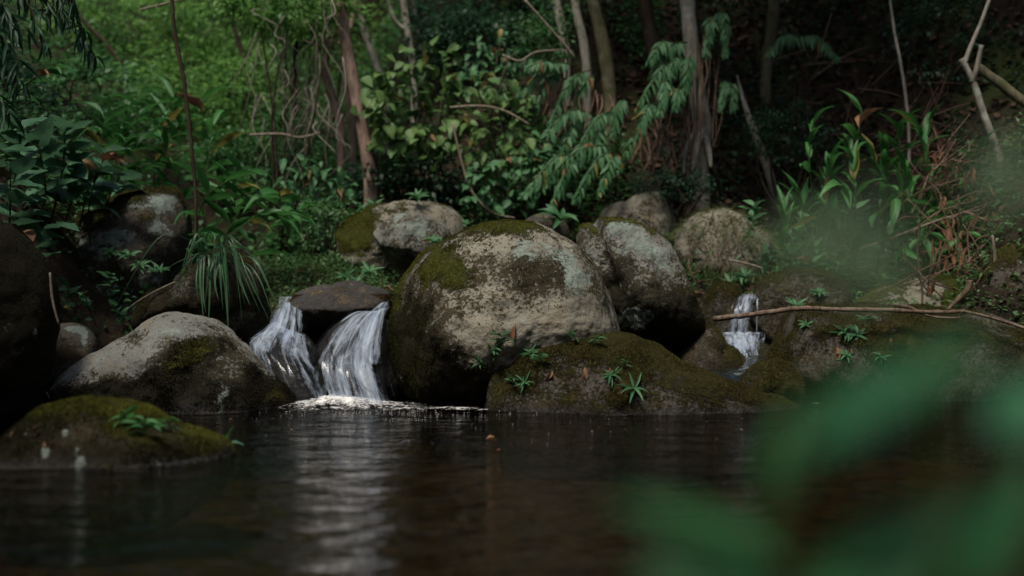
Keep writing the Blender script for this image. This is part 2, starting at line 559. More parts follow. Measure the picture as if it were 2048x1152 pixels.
gx, gy = warp(230, -45, 45, 0, 0.16), warp(270, -28, 62, 9.5, 0.16)
X, Y = np.meshgrid(gx, gy)
V = np.stack([X, Y, ground(X, Y)], -1).reshape(-1, 3)
nx, ny = len(gx), len(gy)
I = np.arange(nx * ny).reshape(ny, nx)
F = np.stack([I[:-1, :-1], I[:-1, 1:], I[1:, 1:], I[1:, :-1]], -1).reshape(-1, 4)
g_ob = new_obj('forest_floor', mesh_from('forest_floor', V, F, M['soil']))
tag(g_ob, 'dark leaf strewn forest soil of the stream bed and the steep banks', kind='structure')


def sheet(name, x0, x1, y0, y1, z, mat, nx=2, ny=2):
    xs, ys = np.linspace(x0, x1, nx), np.linspace(y0, y1, ny)
    X, Y = np.meshgrid(xs, ys)
    V = np.stack([X, Y, np.full_like(X, z)], -1).reshape(-1, 3)
    I = np.arange(nx * ny).reshape(ny, nx)
    F = np.stack([I[:-1, :-1], I[:-1, 1:], I[1:, 1:], I[1:, :-1]], -1).reshape(-1, 4)
    return new_obj(name, mesh_from(name, V, F, mat))


pool = sheet('pool_water', -7, 7, 0.9, 9.2, 0.0, M['water'])
tag(pool, 'still brown pool reflecting the falls in front of the boulders', kind='structure')

# ------------------------------------------------------------------ boulders
_bm = bmesh.new()
ICO = {}
for sub in (4, 5, 6, 7, 8):
    bmesh.ops.create_icosphere(_bm, subdivisions=sub, radius=1.0)
    ICO[sub] = (np.array([v.co[:] for v in _bm.verts]), np.array([[v.index for v in f.verts] for f in _bm.faces]))
    _bm.clear()
_bm.free()


def vnormals(V, F):
    a, b, c = V[F[:, 0]], V[F[:, 1]], V[F[:, 2]]
    fn = np.cross(b - a, c - a)
    N = np.zeros_like(V)
    for k in range(3):
        np.add.at(N, F[:, k], fn)
    return N / (np.linalg.norm(N, axis=1)[:, None] + 1e-12), np.linalg.norm(fn, axis=1) * 0.5


def blob_sum(px, py, blobs):
    r = np.zeros_like(px)
    for cx, cy_, rx, ry, w in blobs:
        r = r + w * np.exp(-((px - cx) / rx) ** 2 - ((py - cy_) / ry) ** 2)
    return r


ROCK_LIST = []


def rock(name, label, outline, ctr, Yc, Ry, mat='rock', sub=6, seed=0, lean=0.0, under=0.0, lump=0.10, moss0=-0.25, up=0.6, moss=(), crust0=0.2, crust=(),
         lich0=0.0, lich=(), wetz=0.05, wet=(), blades=9000, bmat='moss', bl=0.012, flat=1.0, cat='boulder', group=None, groove=None, box=0.85, facets=7, fcut=1.0):
    D, F = ICO[sub]
    o = np.array(outline, float)
    s = Yc / FPX
    dx, dz = (o[:, 0] - ctr[0]) * s, -(o[:, 1] - ctr[1]) * s
    th, R = np.arctan2(dz, dx), np.hypot(dx, dz)
    k = np.argsort(th); th, R = th[k], R[k]
    tt = np.concatenate([th - 2 * math.pi, th, th + 2 * math.pi]); RR = np.tile(R, 3)
    gr = np.linspace(-math.pi, math.pi, 720, endpoint=False)
    g = np.interp(gr, tt, RR)
    ker = np.hanning(23); ker /= ker.sum()
    g = np.convolve(np.concatenate([g[-30:], g, g[:30]]), ker, 'same')[30:-30]
    a = np.arctan2(D[:, 2], D[:, 0])
    rad = np.interp(a, np.concatenate([gr, [math.pi]]), np.concatenate([g, g[:1]]))
    rp = np.hypot(D[:, 0], D[:, 2])
    Rm = float(R.mean())
    L = np.stack([np.cos(a) * rad * rp ** flat, np.sign(D[:, 1]) * np.abs(D[:, 1]) ** box * Ry, np.sin(a) * rad * rp ** flat], -1)
    rr = np.random.default_rng(seed * 31 + 5)
    for _ in range(facets):
        nv = rr.normal(0, 1, 3) * np.array([0.75, 1, 0.75]); nv[1] = -abs(nv[1]) * 1.2; nv /= np.linalg.norm(nv)
        pr = L @ nv
        hcut = pr.max() * rr.uniform(0.80, 0.94) * fcut
        ex = pr - hcut + 0.06 * Rm * 0
        sm = 0.02 * Rm
        L = L - nv * (0.82 * sm * np.logaddexp(0, np.clip(ex / sm, -30, 60)))[:, None]
    L[:, 1] += lean * np.maximum(L[:, 2], 0) + under * np.maximum(-L[:, 2] - 0.05 * Rm, 0) ** 1.5 / Rm ** 0.5 - (0 if under else lean) * np.maximum(-L[:, 2], 0)
    N, _ = vnormals(L, F)
    q = L + seed * 7.31
    disp = (fbm(q, 1.1 / Rm, seed, 3) - 0.5) * 2 * lump * Rm + (fbm(q, 4.0 / Rm, seed + 5, 4) - 0.5) * 0.13 * Rm - np.maximum(0, 0.16 - np.abs(fbm(q, 1.7 / Rm, seed + 9, 3) - 0.5) * 2) * 0.28 * Rm * 0.6 + (fbm(q, 14.0, seed + 8, 3) - 0.5) * 0.018
    L = L + N * (disp * (0.35 + 0.65 * np.abs(D[:, 1])))[:, None]
    C = P(ctr[0], ctr[1], Yc)
    W = L + C
    px, py = PX(W)
    if groove is not None:
        for (x0, y0, x1, y1, wd, dp) in groove:
            t = np.clip(((px - x0) * (x1 - x0) + (py - y0) * (y1 - y0)) / ((x1 - x0) ** 2 + (y1 - y0) ** 2), 0, 1)
            dd = np.hypot(px - x0 - t * (x1 - x0), py - y0 - t * (y1 - y0))
            L = L - N * (dp * np.exp(-(dd / wd) ** 2) * (D[:, 1] < 0.3))[:, None]
        W = L + C
    N, area = vnormals(L, F)
    n1, n2, n3 = fbm(q, 3.2, seed + 20, 4) - 0.5, fbm(q, 5.0, seed + 33, 4) - 0.5, fbm(q, 6.5, seed + 41, 4) - 0.5
    front = (D[:, 1] < 0.35)
    am = moss0 + up * np.clip(N[:, 2], -0.3, 1) + 1.5 * n1 + blob_sum(px, py, moss) * front
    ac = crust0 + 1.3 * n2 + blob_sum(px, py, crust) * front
    al = lich0 + 1.5 * n3 + blob_sum(px, py, lich) * front
    cush = sst(0.35, 0.8, am) * (0.4 + 1.2 * fbm(q, 9.0, seed + 50, 3))
    L = L + N * (0.016 * cush)[:, None]
    N, area = vnormals(L, F)
    aw = np.clip(sst(wetz + 0.05, wetz - 0.03, W[:, 2] + 0.05 * n2) + blob_sum(px, py, wet), 0, 1)
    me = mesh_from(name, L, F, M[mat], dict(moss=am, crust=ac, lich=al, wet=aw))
    ob = new_obj(name, me, None, tuple(C))
    tag(ob, label, cat, group)
    if blades:
        p = area * np.clip(np.maximum(am, ac * 0.55 - 0.1)[F].mean(1) * 3.0 - 0.9, 0, 1) * (W[F[:, 0], 2] > 0.01)
        tot = p.sum()
        if tot > 0.01:
            nb = int(min(blades, tot * 60000))
            fi = rng.choice(len(F), nb, p=p / tot)
            b = rng.dirichlet((1, 1, 1), nb)
            pos = (L[F[fi]] * b[..., None]).sum(1)
            nn = (N[F[fi]] * b[..., None]).sum(1)
            d = nn + rng.normal(0, 0.55, (nb, 3)); d[:, 2] += 0.15
            d /= np.linalg.norm(d, axis=1)[:, None]
            side = np.cross(d, rng.normal(0, 1, (nb, 3))); side /= np.linalg.norm(side, axis=1)[:, None]
            ln = (bl * rng.uniform(0.5, 1.2, nb) * (0.7 + 1.1 * noise(pos, 9, 4)))[:, None]
            pos = pos - nn * 0.003
            VV = np.stack([pos - side * ln * 0.22, pos + side * ln * 0.22, pos + d * ln], 1).reshape(-1, 3)
            FF = np.arange(nb * 3).reshape(-1, 3)
            ab = (am[F[fi]] * b).sum(1)
            t = np.repeat(np.clip(sst(0.15, 0.85, ab) * (0.45 + 0.5 * noise(pos, 7, 3)) + rng.uniform(-0.1, 0.25, nb), 0, 0.999), 3)
            mo = new_obj('moss', mesh_from('moss', VV, FF, M[bmat], dict(tint=t), smooth=False), ob)
            mo['kind'] = 'stuff'
    ROCK_LIST.append((label, (W, N, F)))
    return ob


rock('boulder', 'huge rounded pale boulder with a mossy left shoulder right of the main falls',
     [(768, 640), (775, 590), (800, 550), (830, 512), (870, 490), (915, 472), (960, 452), (1010, 443), (1060, 446), (1110, 466), (1150, 490), (1185, 525),
      (1215, 570), (1238, 620), (1248, 680), (1235, 740), (1190, 800), (1090, 870), (950, 880), (860, 840), (800, 790), (772, 710)], (1000, 640), 8.65, 0.78,
     sub=8, seed=1, facets=8, lean=0.30, under=0.5, moss0=-0.48, up=0.55, blades=70000, crust0=0.46, lich0=0.04, box=0.62, flat=0.9,
     moss=[(880, 530, 100, 55, 0.95), (790, 590, 40, 60, 0.6), (1010, 450, 70, 18, 0.6), (1130, 520, 70, 30, 0.25), (850, 770, 130, 90, -0.6), (1180, 560, 30, 60, 0.25)],
     crust=[(930, 570, 140, 50, 0.2), (815, 715, 75, 110, 1.5), (880, 800, 130, 80, 1.3), (980, 820, 250, 60, 1.1), (1000, 540, 60, 40, 0.3), (1150, 520, 70, 40, 0.2), (1230, 660, 25, 70, 0.3), (980, 700, 60, 25, -0.2),  # strong low blobs paint dark algae and shade under the boulder
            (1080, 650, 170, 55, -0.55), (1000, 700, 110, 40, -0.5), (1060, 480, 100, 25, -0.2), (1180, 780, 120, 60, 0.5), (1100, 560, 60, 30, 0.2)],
     lich=[(1070, 500, 130, 40, 0.35), (1140, 560, 60, 40, 0.25), (900, 570, 30, 20, 0.2)])
rock('boulder', 'dark egg shaped boulder leaning behind the right side of the huge pale boulder',
     [(1138, 470), (1150, 445), (1190, 435), (1240, 438), (1300, 462), (1345, 488), (1380, 528), (1402, 575), (1410, 620), (1398, 680), (1370, 735), (1320, 775), (1250, 770),
      (1200, 690), (1180, 600), (1150, 530)], (1285, 600), 9.35, 0.55, mat='rock_grey', sub=7, seed=2, facets=9, fcut=0.93, lean=0.15, under=0.6, moss0=-0.38, up=0.75, blades=22000,
     moss=[(1170, 450, 60, 30, 0.5), (1380, 540, 30, 60, 0.4), (1320, 470, 60, 15, 0.3)], crust0=0.56, lich0=0.10,
     crust=[(1290, 700, 130, 90, 1.4), (1230, 560, 40, 60, 0.4), (1260, 570, 60, 50, 0.25), (1360, 640, 60, 60, 0.6), (1330, 545, 45, 30, -0.4), (1195, 500, 25, 60, -0.2)],  # large lower blob colours in both algae and underside shade
     lich=[(1275, 635, 40, 20, 0.75), (1270, 500, 60, 40, 0.25), (1240, 450, 50, 20, 0.3), (1340, 600, 20, 12, 0.4), (1390, 560, 12, 12, 0.4), (1330, 540, 40, 40, 0.25)],
     groove=[(1185, 448, 1222, 570, 14, 0.05)])
rock('boulder', 'low long mossy boulder with rosette plants at the pool edge below the huge boulder',
     [(973, 800), (985, 745), (1020, 716), (1080, 690), (1150, 668), (1220, 670), (1290, 690), (1370, 735), (1450, 765), (1540, 795), (1620, 822), (1660, 845), (1500, 880),
      (1200, 890), (1000, 870), (970, 830)], (1220, 795), 8.0, 0.45, mat='rock_dark', sub=7, seed=3, lean=0.5, moss0=0.36, up=0.4, blades=110000, bmat='moss_dark', lump=0.10,
     moss=[(1290, 700, 120, 30, 0.4), (1060, 720, 80, 40, -0.15), (1000, 790, 40, 50, 0.2)], crust0=0.45, wetz=0.03, bl=0.011)
rock('boulder', 'broad pale boulder with dark mossy patches on the left below the grass tuft',
     [(100, 800), (115, 757), (150, 727), (200, 698), (250, 667), (290, 638), (330, 626), (380, 629), (430, 648), (480, 688), (510, 723), (550, 763), (600, 800), (625, 825),
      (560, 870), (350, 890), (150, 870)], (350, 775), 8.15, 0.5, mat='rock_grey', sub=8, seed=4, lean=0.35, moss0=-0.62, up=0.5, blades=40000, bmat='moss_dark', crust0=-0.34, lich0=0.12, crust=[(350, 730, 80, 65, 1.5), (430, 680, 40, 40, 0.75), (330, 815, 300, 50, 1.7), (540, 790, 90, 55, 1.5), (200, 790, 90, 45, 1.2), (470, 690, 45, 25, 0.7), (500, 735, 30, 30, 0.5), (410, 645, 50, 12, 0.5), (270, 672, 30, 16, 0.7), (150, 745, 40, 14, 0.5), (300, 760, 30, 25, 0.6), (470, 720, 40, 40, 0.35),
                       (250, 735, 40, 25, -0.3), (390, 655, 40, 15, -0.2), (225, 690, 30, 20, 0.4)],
     moss=[(370, 720, 60, 45, 0.85), (440, 670, 60, 35, 0.55), (540, 800, 80, 35, 0.9), (250, 680, 30, 20, 0.35), (330, 630, 60, 10, 0.3), (350, 770, 70, 40, 0.3)])
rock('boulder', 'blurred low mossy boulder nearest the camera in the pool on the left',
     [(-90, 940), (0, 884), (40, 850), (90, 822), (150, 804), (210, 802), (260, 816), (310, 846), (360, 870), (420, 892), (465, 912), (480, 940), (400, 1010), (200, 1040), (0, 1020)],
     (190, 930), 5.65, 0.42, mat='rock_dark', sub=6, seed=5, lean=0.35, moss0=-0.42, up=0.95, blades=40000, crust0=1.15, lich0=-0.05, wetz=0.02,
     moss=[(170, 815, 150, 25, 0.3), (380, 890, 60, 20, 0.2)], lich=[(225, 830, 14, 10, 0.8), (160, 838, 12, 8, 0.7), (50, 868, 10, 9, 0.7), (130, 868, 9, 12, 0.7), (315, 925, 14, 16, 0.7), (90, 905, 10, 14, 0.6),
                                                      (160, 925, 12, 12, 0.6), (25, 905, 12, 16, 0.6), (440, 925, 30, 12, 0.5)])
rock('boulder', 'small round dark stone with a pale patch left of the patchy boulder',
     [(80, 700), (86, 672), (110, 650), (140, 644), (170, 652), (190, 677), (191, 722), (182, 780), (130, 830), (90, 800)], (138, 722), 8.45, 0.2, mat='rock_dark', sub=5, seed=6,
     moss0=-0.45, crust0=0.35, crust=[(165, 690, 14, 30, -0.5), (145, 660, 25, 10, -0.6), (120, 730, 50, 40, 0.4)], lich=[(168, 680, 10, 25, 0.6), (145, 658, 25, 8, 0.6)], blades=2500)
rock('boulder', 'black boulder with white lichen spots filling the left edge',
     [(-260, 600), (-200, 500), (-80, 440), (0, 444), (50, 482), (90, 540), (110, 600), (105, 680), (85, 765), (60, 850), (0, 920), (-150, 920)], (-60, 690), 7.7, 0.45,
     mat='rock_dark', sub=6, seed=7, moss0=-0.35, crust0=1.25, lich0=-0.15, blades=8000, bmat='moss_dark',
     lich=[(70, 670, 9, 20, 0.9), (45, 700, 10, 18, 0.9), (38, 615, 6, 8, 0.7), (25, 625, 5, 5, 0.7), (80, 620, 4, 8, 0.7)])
rock('boulder', 'tall lichen spotted boulder under broad leaves at the left bank',
     [(128, 480), (150, 432), (200, 402), (260, 388), (310, 371), (346, 377), (363, 410), (376, 460), (371, 505), (342, 545), (322, 605), (250, 660), (160, 640), (122, 550)],
     (255, 500), 10.2, 0.5, mat='rock_dark', sub=6, seed=8, lean=0.25, moss0=0.0, up=0.6, crust0=0.30, lich0=0.30, blades=14000, bmat='moss_dark',
     lich=[(300, 400, 70, 20, 0.4), (320, 455, 20, 20, 0.5), (230, 400, 40, 15, 0.4)], crust=[(200, 540, 80, 60, 0.5)])
rock('boulder', 'dark overhanging ledge carrying the grass tuft left of the falls',
     [(245, 640), (290, 600), (350, 570), (400, 530), (440, 503), (490, 499), (517, 528), (532, 580), (537, 622), (530, 655), (495, 690), (400, 690), (300, 675)], (420, 610), 9.25, 0.42,
     mat='rock_dark', sub=6, seed=9, lean=-0.35, moss0=0.0, up=0.55, crust0=0.75, blades=16000, bmat='moss_dark', moss=[(480, 515, 40, 20, 0.4), (515, 620, 15, 60, 0.35)])
rock('stone_slab', 'flat wet slab lying between the two strands of the main falls',
     [(578, 618), (590, 588), (612, 577), (660, 573), (730, 572), (766, 580), (782, 600), (770, 625), (720, 655), (650, 700), (612, 705), (596, 660)], (680, 615), 9.35, 0.36, mat='rock_wet', sub=6, seed=10,
     lean=0.9, under=2.2, moss0=-0.75, up=0.2, crust0=0.0, wet=[(680, 625, 200, 28, 0.8)], blades=0, cat='slab', lump=0.03, facets=0, box=0.6, flat=0.8)
rock('boulder', 'glistening wet stone under the left strand of the main falls',
     [(503, 730), (508, 685), (538, 656), (580, 652), (612, 678), (634, 730), (655, 790), (650, 860), (540, 870), (500, 800)], (575, 755), 8.6, 0.3, mat='rock_wet', sub=6, seed=11, lean=0.4, moss0=-0.9, up=0, crust0=1.1, wet=[(575, 740, 200, 200, 0.85)], blades=0, lump=0.1)
rock('boulder', 'dark wet stone behind the right curtain of the main falls',
     [(632, 720), (650, 672), (690, 636), (740, 622), (780, 640), (795, 720), (800, 830), (700, 870), (630, 820)], (715, 740), 8.98, 0.34, mat='rock_wet', sub=5, seed=12,
     moss0=-0.9, up=0, crust0=1.2, wet=[(715, 740, 200, 200, 1)], blades=0)
rock('boulder', 'large mossy boulder at the back left behind the pale lichen boulder',
     [(673, 475), (690, 446), (730, 424), (780, 411), (840, 404), (892, 411), (922, 430), (937, 465), (930, 520), (850, 570), (740, 560), (690, 530)], (805, 490), 11.3, 0.6, sub=6, seed=13,
     lean=0.2, moss0=-0.25, up=0.6, blades=18000, crust0=0.3, moss=[(710, 460, 70, 60, 1.0), (780, 420, 60, 12, 0.2), (890, 440, 50, 30, -0.4)], lich0=0.1)
rock('boulder', 'small pale lichen boulder resting before the mossy back boulder',
     [(747, 468), (772, 441), (820, 430), (870, 439), (902, 470), (906, 505), (870, 530), (820, 526), (775, 505)], (826, 480), 10.75, 0.32, mat='rock_grey', sub=6, seed=14, moss0=-0.55,
     up=0.3, crust0=0.42, lich0=0.34, blades=1500)
rock('boulder', 'pale pointed boulder farthest back above the dark egg shaped boulder',
     [(1183, 450), (1212, 414), (1250, 404), (1284, 386), (1310, 381), (1340, 405), (1358, 440), (1352, 490), (1270, 520), (1195, 500)], (1275, 450), 12.3, 0.45, sub=6, seed=15, facets=8, fcut=0.92, moss0=-0.6,
     up=0.3, crust0=0.32, lich0=0.2, blades=2000, lump=0.1)
rock('boulder', 'pale boulder draped with dry grass above the small right falls',
     [(1350, 510), (1357, 462), (1380, 434), (1430, 421), (1490, 426), (1532, 452), (1545, 530), (1480, 600), (1380, 590)], (1440, 510), 11.4, 0.5, sub=5, seed=16, moss0=-0.5, up=0.45,
     crust0=0.42, lich0=0.2, blades=6000)
rock('boulder', 'dark mossy stone beside the left edge of the small right falls',
     [(1402, 620), (1413, 582), (1445, 567), (1472, 574), (1476, 620), (1462, 690), (1410, 700)], (1438, 632), 10.0, 0.25, mat='rock_dark', sub=5, seed=17, moss0=0.35, up=0.4, crust0=0.6, blades=7000,
     bmat='moss_dark')
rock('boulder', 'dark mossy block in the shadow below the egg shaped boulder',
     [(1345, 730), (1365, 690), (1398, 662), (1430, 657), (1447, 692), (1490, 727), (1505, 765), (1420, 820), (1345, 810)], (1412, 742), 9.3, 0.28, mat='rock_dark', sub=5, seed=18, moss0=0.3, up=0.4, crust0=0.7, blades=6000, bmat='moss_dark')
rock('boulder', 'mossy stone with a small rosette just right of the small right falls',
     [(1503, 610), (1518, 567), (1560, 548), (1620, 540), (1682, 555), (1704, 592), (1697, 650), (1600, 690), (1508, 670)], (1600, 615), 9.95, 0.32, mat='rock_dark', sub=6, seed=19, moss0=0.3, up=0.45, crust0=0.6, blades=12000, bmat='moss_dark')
rock('boulder', 'mossy boulder with a whitish bare patch behind the long fallen branch',
     [(1688, 630), (1730, 595), (1790, 570), (1850, 558), (1922, 573), (1975, 610), (1985, 670), (1850, 710), (1705, 690)], (1840, 635), 9.9, 0.35, mat='rock', sub=6, seed=20, moss0=0.4, up=0.5, crust0=0.4, blades=14000, moss=[(1850, 590, 26, 22, -1.6)], crust=[(1850, 590, 30, 24, -1.2)])
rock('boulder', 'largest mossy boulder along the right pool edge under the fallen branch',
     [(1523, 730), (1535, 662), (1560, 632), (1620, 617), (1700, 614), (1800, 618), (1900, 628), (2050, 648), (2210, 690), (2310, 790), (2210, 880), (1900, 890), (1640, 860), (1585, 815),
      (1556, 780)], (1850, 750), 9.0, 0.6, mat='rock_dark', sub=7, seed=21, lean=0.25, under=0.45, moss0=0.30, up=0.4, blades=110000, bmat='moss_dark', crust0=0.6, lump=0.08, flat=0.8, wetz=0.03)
rock('boulder', 'small mossy stone against the left foot of the largest right boulder',
     [(1478, 780), (1500, 742), (1540, 724), (1580, 731), (1598, 760), (1600, 805), (1560, 850), (1488, 840)], (1545, 788), 8.45, 0.2, mat='rock_dark', sub=5, seed=22, moss0=0.45, up=0.35, crust0=0.6, blades=9000, bmat='moss_dark')
rock('boulder', 'sloping lichen streaked boulder cut by the right edge of the picture',
     [(1950, 590), (1975, 532), (2010, 496), (2060, 474), (2140, 480), (2180, 570), (2100, 660), (1980, 650)], (2065, 565), 9.6, 0.4, mat='rock_dark', sub=5, seed=23, moss0=0.15, up=0.4, crust0=0.5,
     lich0=0.2, blades=4000)
rock('boulder', 'black ledge over which the small right falls drop',
     [(1440, 640), (1450, 598), (1522, 598), (1535, 640), (1530, 710), (1450, 715)], (1488, 650), 10.25, 0.3, mat='rock_wet', sub=5, seed=24, moss0=-0.8, crust0=0.5, wet=[(1488, 650, 200, 200, 1)], blades=0)
rock('boulder', 'small mossy hump at the far end of the stream behind the huge boulder',
     [(1035, 470), (1050, 440), (1090, 428), (1125, 438), (1140, 470), (1120, 510), (1050, 510)], (1088, 472), 11.6, 0.3, mat='rock_dark', sub=5, seed=25, moss0=0.15, up=0.5, blades=4000)


# ------------------------------------------------------------------ falls, stream, foam
def water_sheet(name, label, Lp, Rp, dens, bulge=0.06, ns=50, nt=90, seed=0, relief=0.02, mat='fall'):
    def cr(pts, n):
        w = np.array([P(*p) for p in pts])
        t = np.linspace(0, len(w) - 1, n); i = np.clip(t.astype(int), 0, len(w) - 2); f = (t - i)[:, None]
        g = lambda k: w[np.clip(k, 0, len(w) - 1)]
        p0, p1, p2, p3 = g(i - 1), g(i), g(i + 1), g(i + 2)
        return 0.5 * (2 * p1 + (p2 - p0) * f + (2 * p0 - 5 * p1 + 4 * p2 - p3) * f ** 2 + (3 * p1 - p0 - 3 * p2 + p3) * f ** 3)
    A, B = cr(Lp, nt), cr(Rp, nt)
    s = np.linspace(0, 1, ns)[None, :, None]
    V = A[:, None] * (1 - s) + B[:, None] * s
    S, T = np.meshgrid(np.linspace(0, 1, ns), np.linspace(0, 1, nt))
    q = np.stack([S * 9 + seed, T * 1.6, S * 0 + seed], -1)
    st = fbm(q, 1.0, seed, 4) - 0.5
    V[..., 1] -= bulge * np.sin(S * math.pi) + relief * 2 * st * np.minimum(1, T * 3)
    V[..., 2] += relief * st
    d = dens(S, T)
    I = np.arange(ns * nt).reshape(nt, ns)
    F = np.stack([I[:-1, :-1], I[:-1, 1:], I[1:, 1:], I[1:, :-1]], -1).reshape(-1, 4)
    ob = new_obj(name, mesh_from(name, V.reshape(-1, 3), F, M[mat], dict(froth=d), np.stack([S + seed * 1.7, T], -1).reshape(-1, 2)))
    tag(ob, label, 'waterfall', kind='structure')
    return ob


edge = lambda S, a: -1.3 * np.exp(-(S / (1.7 * a)) ** 2) - 1.3 * np.exp(-((1 - S) / (1.7 * a)) ** 2)
water_sheet('waterfall', 'wide white curtain of the main falls beside the huge boulder',
            [(752, 628, 9.0), (712, 622, 8.85), (672, 640, 8.6), (638, 680, 8.4), (618, 722, 8.28), (628, 765, 8.2), (645, 806, 8.15)],
            [(772, 612, 9.05), (776, 628, 8.9), (776, 660, 8.65), (774, 700, 8.45), (777, 735, 8.3), (783, 770, 8.22), (795, 806, 8.15)],
            lambda S, T: 0.55 + edge(S, 0.08) + 0.45 * np.exp(-(T / 0.22) ** 2) + 0.3 * np.exp(-((S - 0.72) / 0.12) ** 2) - 0.5 * np.exp(-((S - 0.92) / 0.08) ** 2) * T + 0.5 * np.exp(-((1 - T) / 0.1) ** 2), seed=1, bulge=0.10)
water_sheet('waterfall', 'narrow chute feeding the wide curtain between slab and huge boulder',
            [(750, 593, 10.2), (750, 597, 9.45), (756, 602, 9.3), (757, 606, 9.15), (735, 622, 8.98), (705, 645, 8.75)],
            [(790, 593, 10.2), (786, 596, 9.45), (784, 601, 9.3), (780, 608, 9.15), (779, 622, 8.98), (777, 655, 8.7)],
            lambda S, T: 0.9 + edge(S, 0.12) - 1.2 * np.exp(-((1 - T) / 0.2) ** 2), seed=2, ns=20, nt=50, bulge=0.03)
water_sheet('waterfall', 'left strand of the main falls dropping off the slab end',
            [(562, 593, 10.2), (556, 597, 9.45), (554, 605, 9.25), (550, 616, 9.1), (535, 640, 8.85), (512, 666, 8.62), (494, 700, 8.46)],
            [(606, 593, 10.2), (606, 597, 9.45), (609, 604, 9.25), (613, 622, 9.05), (615, 655, 8.85), (620, 685, 8.6), (630, 715, 8.42)],
            lambda S, T: 0.6 + edge(S, 0.1) + 0.2 * T - 1.0 * np.exp(-((1 - T) / 0.15) ** 2), seed=3, ns=40, nt=70, bulge=0.05)
water_sheet('waterfall', 'thin veil of water sliding over the glistening wet stone',
            [(545, 640, 8.75), (515, 660, 8.55), (490, 683, 8.45), (497, 712, 8.36), (515, 745, 8.3), (535, 790, 8.26)],
            [(616, 672, 8.62), (622, 690, 8.5), (630, 715, 8.38), (645, 745, 8.3), (655, 775, 8.24), (664, 806, 8.2)],
            lambda S, T: 0.72 + edge(S, 0.07) - 1.4 * np.exp(-((S - 0.52) / 0.30) ** 2) * sst(0.15, 0.5, T) + 0.2 * np.exp(-((S - 0.9) / 0.12) ** 2), seed=4, bulge=0.13)
water_sheet('waterfall', 'small white falls at the right behind the fallen branch',
            [(1474, 588, 10.0), (1466, 594, 9.85), (1459, 615, 9.78), (1456, 640, 9.74), (1454, 670, 9.72)],
            [(1520, 588, 10.0), (1521, 594, 9.85), (1516, 615, 9.78), (1506, 640, 9.74), (1502, 670, 9.72)],
            lambda S, T: 0.65 + edge(S, 0.1) - 0.7 * sst(0.75, 0.95, S), seed=5, ns=36, nt=50, bulge=0.03, relief=0.02)
water_sheet('waterfall', 'thin lone trickle beside the small right falls',
            [(1511, 596, 9.8), (1512, 625, 9.74), (1511, 668, 9.7)], [(1518, 596, 9.8), (1517, 625, 9.74), (1515, 668, 9.7)], lambda S, T: 0.9 + edge(S, 0.2) + 0 * T, seed=6, ns=8, nt=40, bulge=0.0, relief=0.006)
water_sheet('waterfall', 'pale churning step of water under the small right falls',
            [(1440, 664, 9.72), (1442, 672, 9.6), (1446, 690, 9.5), (1452, 714, 9.38)], [(1530, 664, 9.72), (1530, 672, 9.6), (1528, 690, 9.5), (1530, 714, 9.38)],
            lambda S, T: 1.15 + edge(S, 0.10) - 0.9 * np.exp(-((1 - T) / 0.3) ** 2), seed=7, ns=40, nt=40, bulge=0.05, relief=0.03)
water_sheet('waterfall', 'dim rippling run of water between the two mossy right boulders',
            [(1470, 714, 9.36), (1440, 730, 9.1), (1400, 738, 8.85), (1460, 765, 8.6), (1560, 800, 8.35)], [(1535, 714, 9.36), (1540, 728, 9.1), (1545, 738, 8.85), (1570, 770, 8.6), (1600, 806, 8.35)],
            lambda S, T: 0 * T, seed=8, ns=40, nt=60, bulge=0.0, relief=0.008, mat='stream')
up = sheet('stream_water', -1.75, -0.85, 9.15, 11.0, 0.752, M['stream'])
tag(up, 'shallow stream water arriving above the slab', kind='structure')


def foam_patch(label, cx, cy_, rx, ry, h, n, seed):
    nx_, ny_ = 90, 50
    U, Vv = np.meshgrid(np.linspace(-1.15, 1.15, nx_), np.linspace(-1.15, 1.15, ny_))
    X, Y = cx + U * rx, cy_ + Vv * ry
    r = np.hypot(U, Vv)
    p = np.stack([X, Y, X * 0 + seed], -1)
    nz = fbm(p, 13, seed, 4)
    den = np.clip(1.15 - r * 1.15, -0.6, 1) + (fbm(p, 4, seed + 3, 3) - 0.5) * (1.1 if h > 0.03 else 3.2) - (0 if h > 0.03 else 0.75)
    Z = 0.004 + np.clip(den, 0, 1) * h * nz * 1.9
    I = np.arange(nx_ * ny_).reshape(ny_, nx_)
    F = np.stack([I[:-1, :-1], I[:-1, 1:], I[1:, 1:], I[1:, :-1]], -1).reshape(-1, 4)
    ob = new_obj('foam', mesh_from('foam', np.stack([X, Y, Z], -1).reshape(-1, 3), F, M['foam'], dict(froth=den)))
    tag(ob, label, 'foam', kind='stuff')


w0 = P(700, 806, 8.15)
foam_patch('white foam churning at the foot of the main falls', w0[0] - 0.02, 8.1, 0.52, 0.34, 0.055, 0, 1)
foam_patch('scattered foam drifting right under the huge boulder', w0[0] + 0.62, 7.95, 0.62, 0.26, 0.012, 0, 2)
foam_patch('thin white foam line at the foot of the largest right boulder', P(1640, 808, 8.25)[0], 8.28, 0.22, 0.06, 0.02, 0, 3)

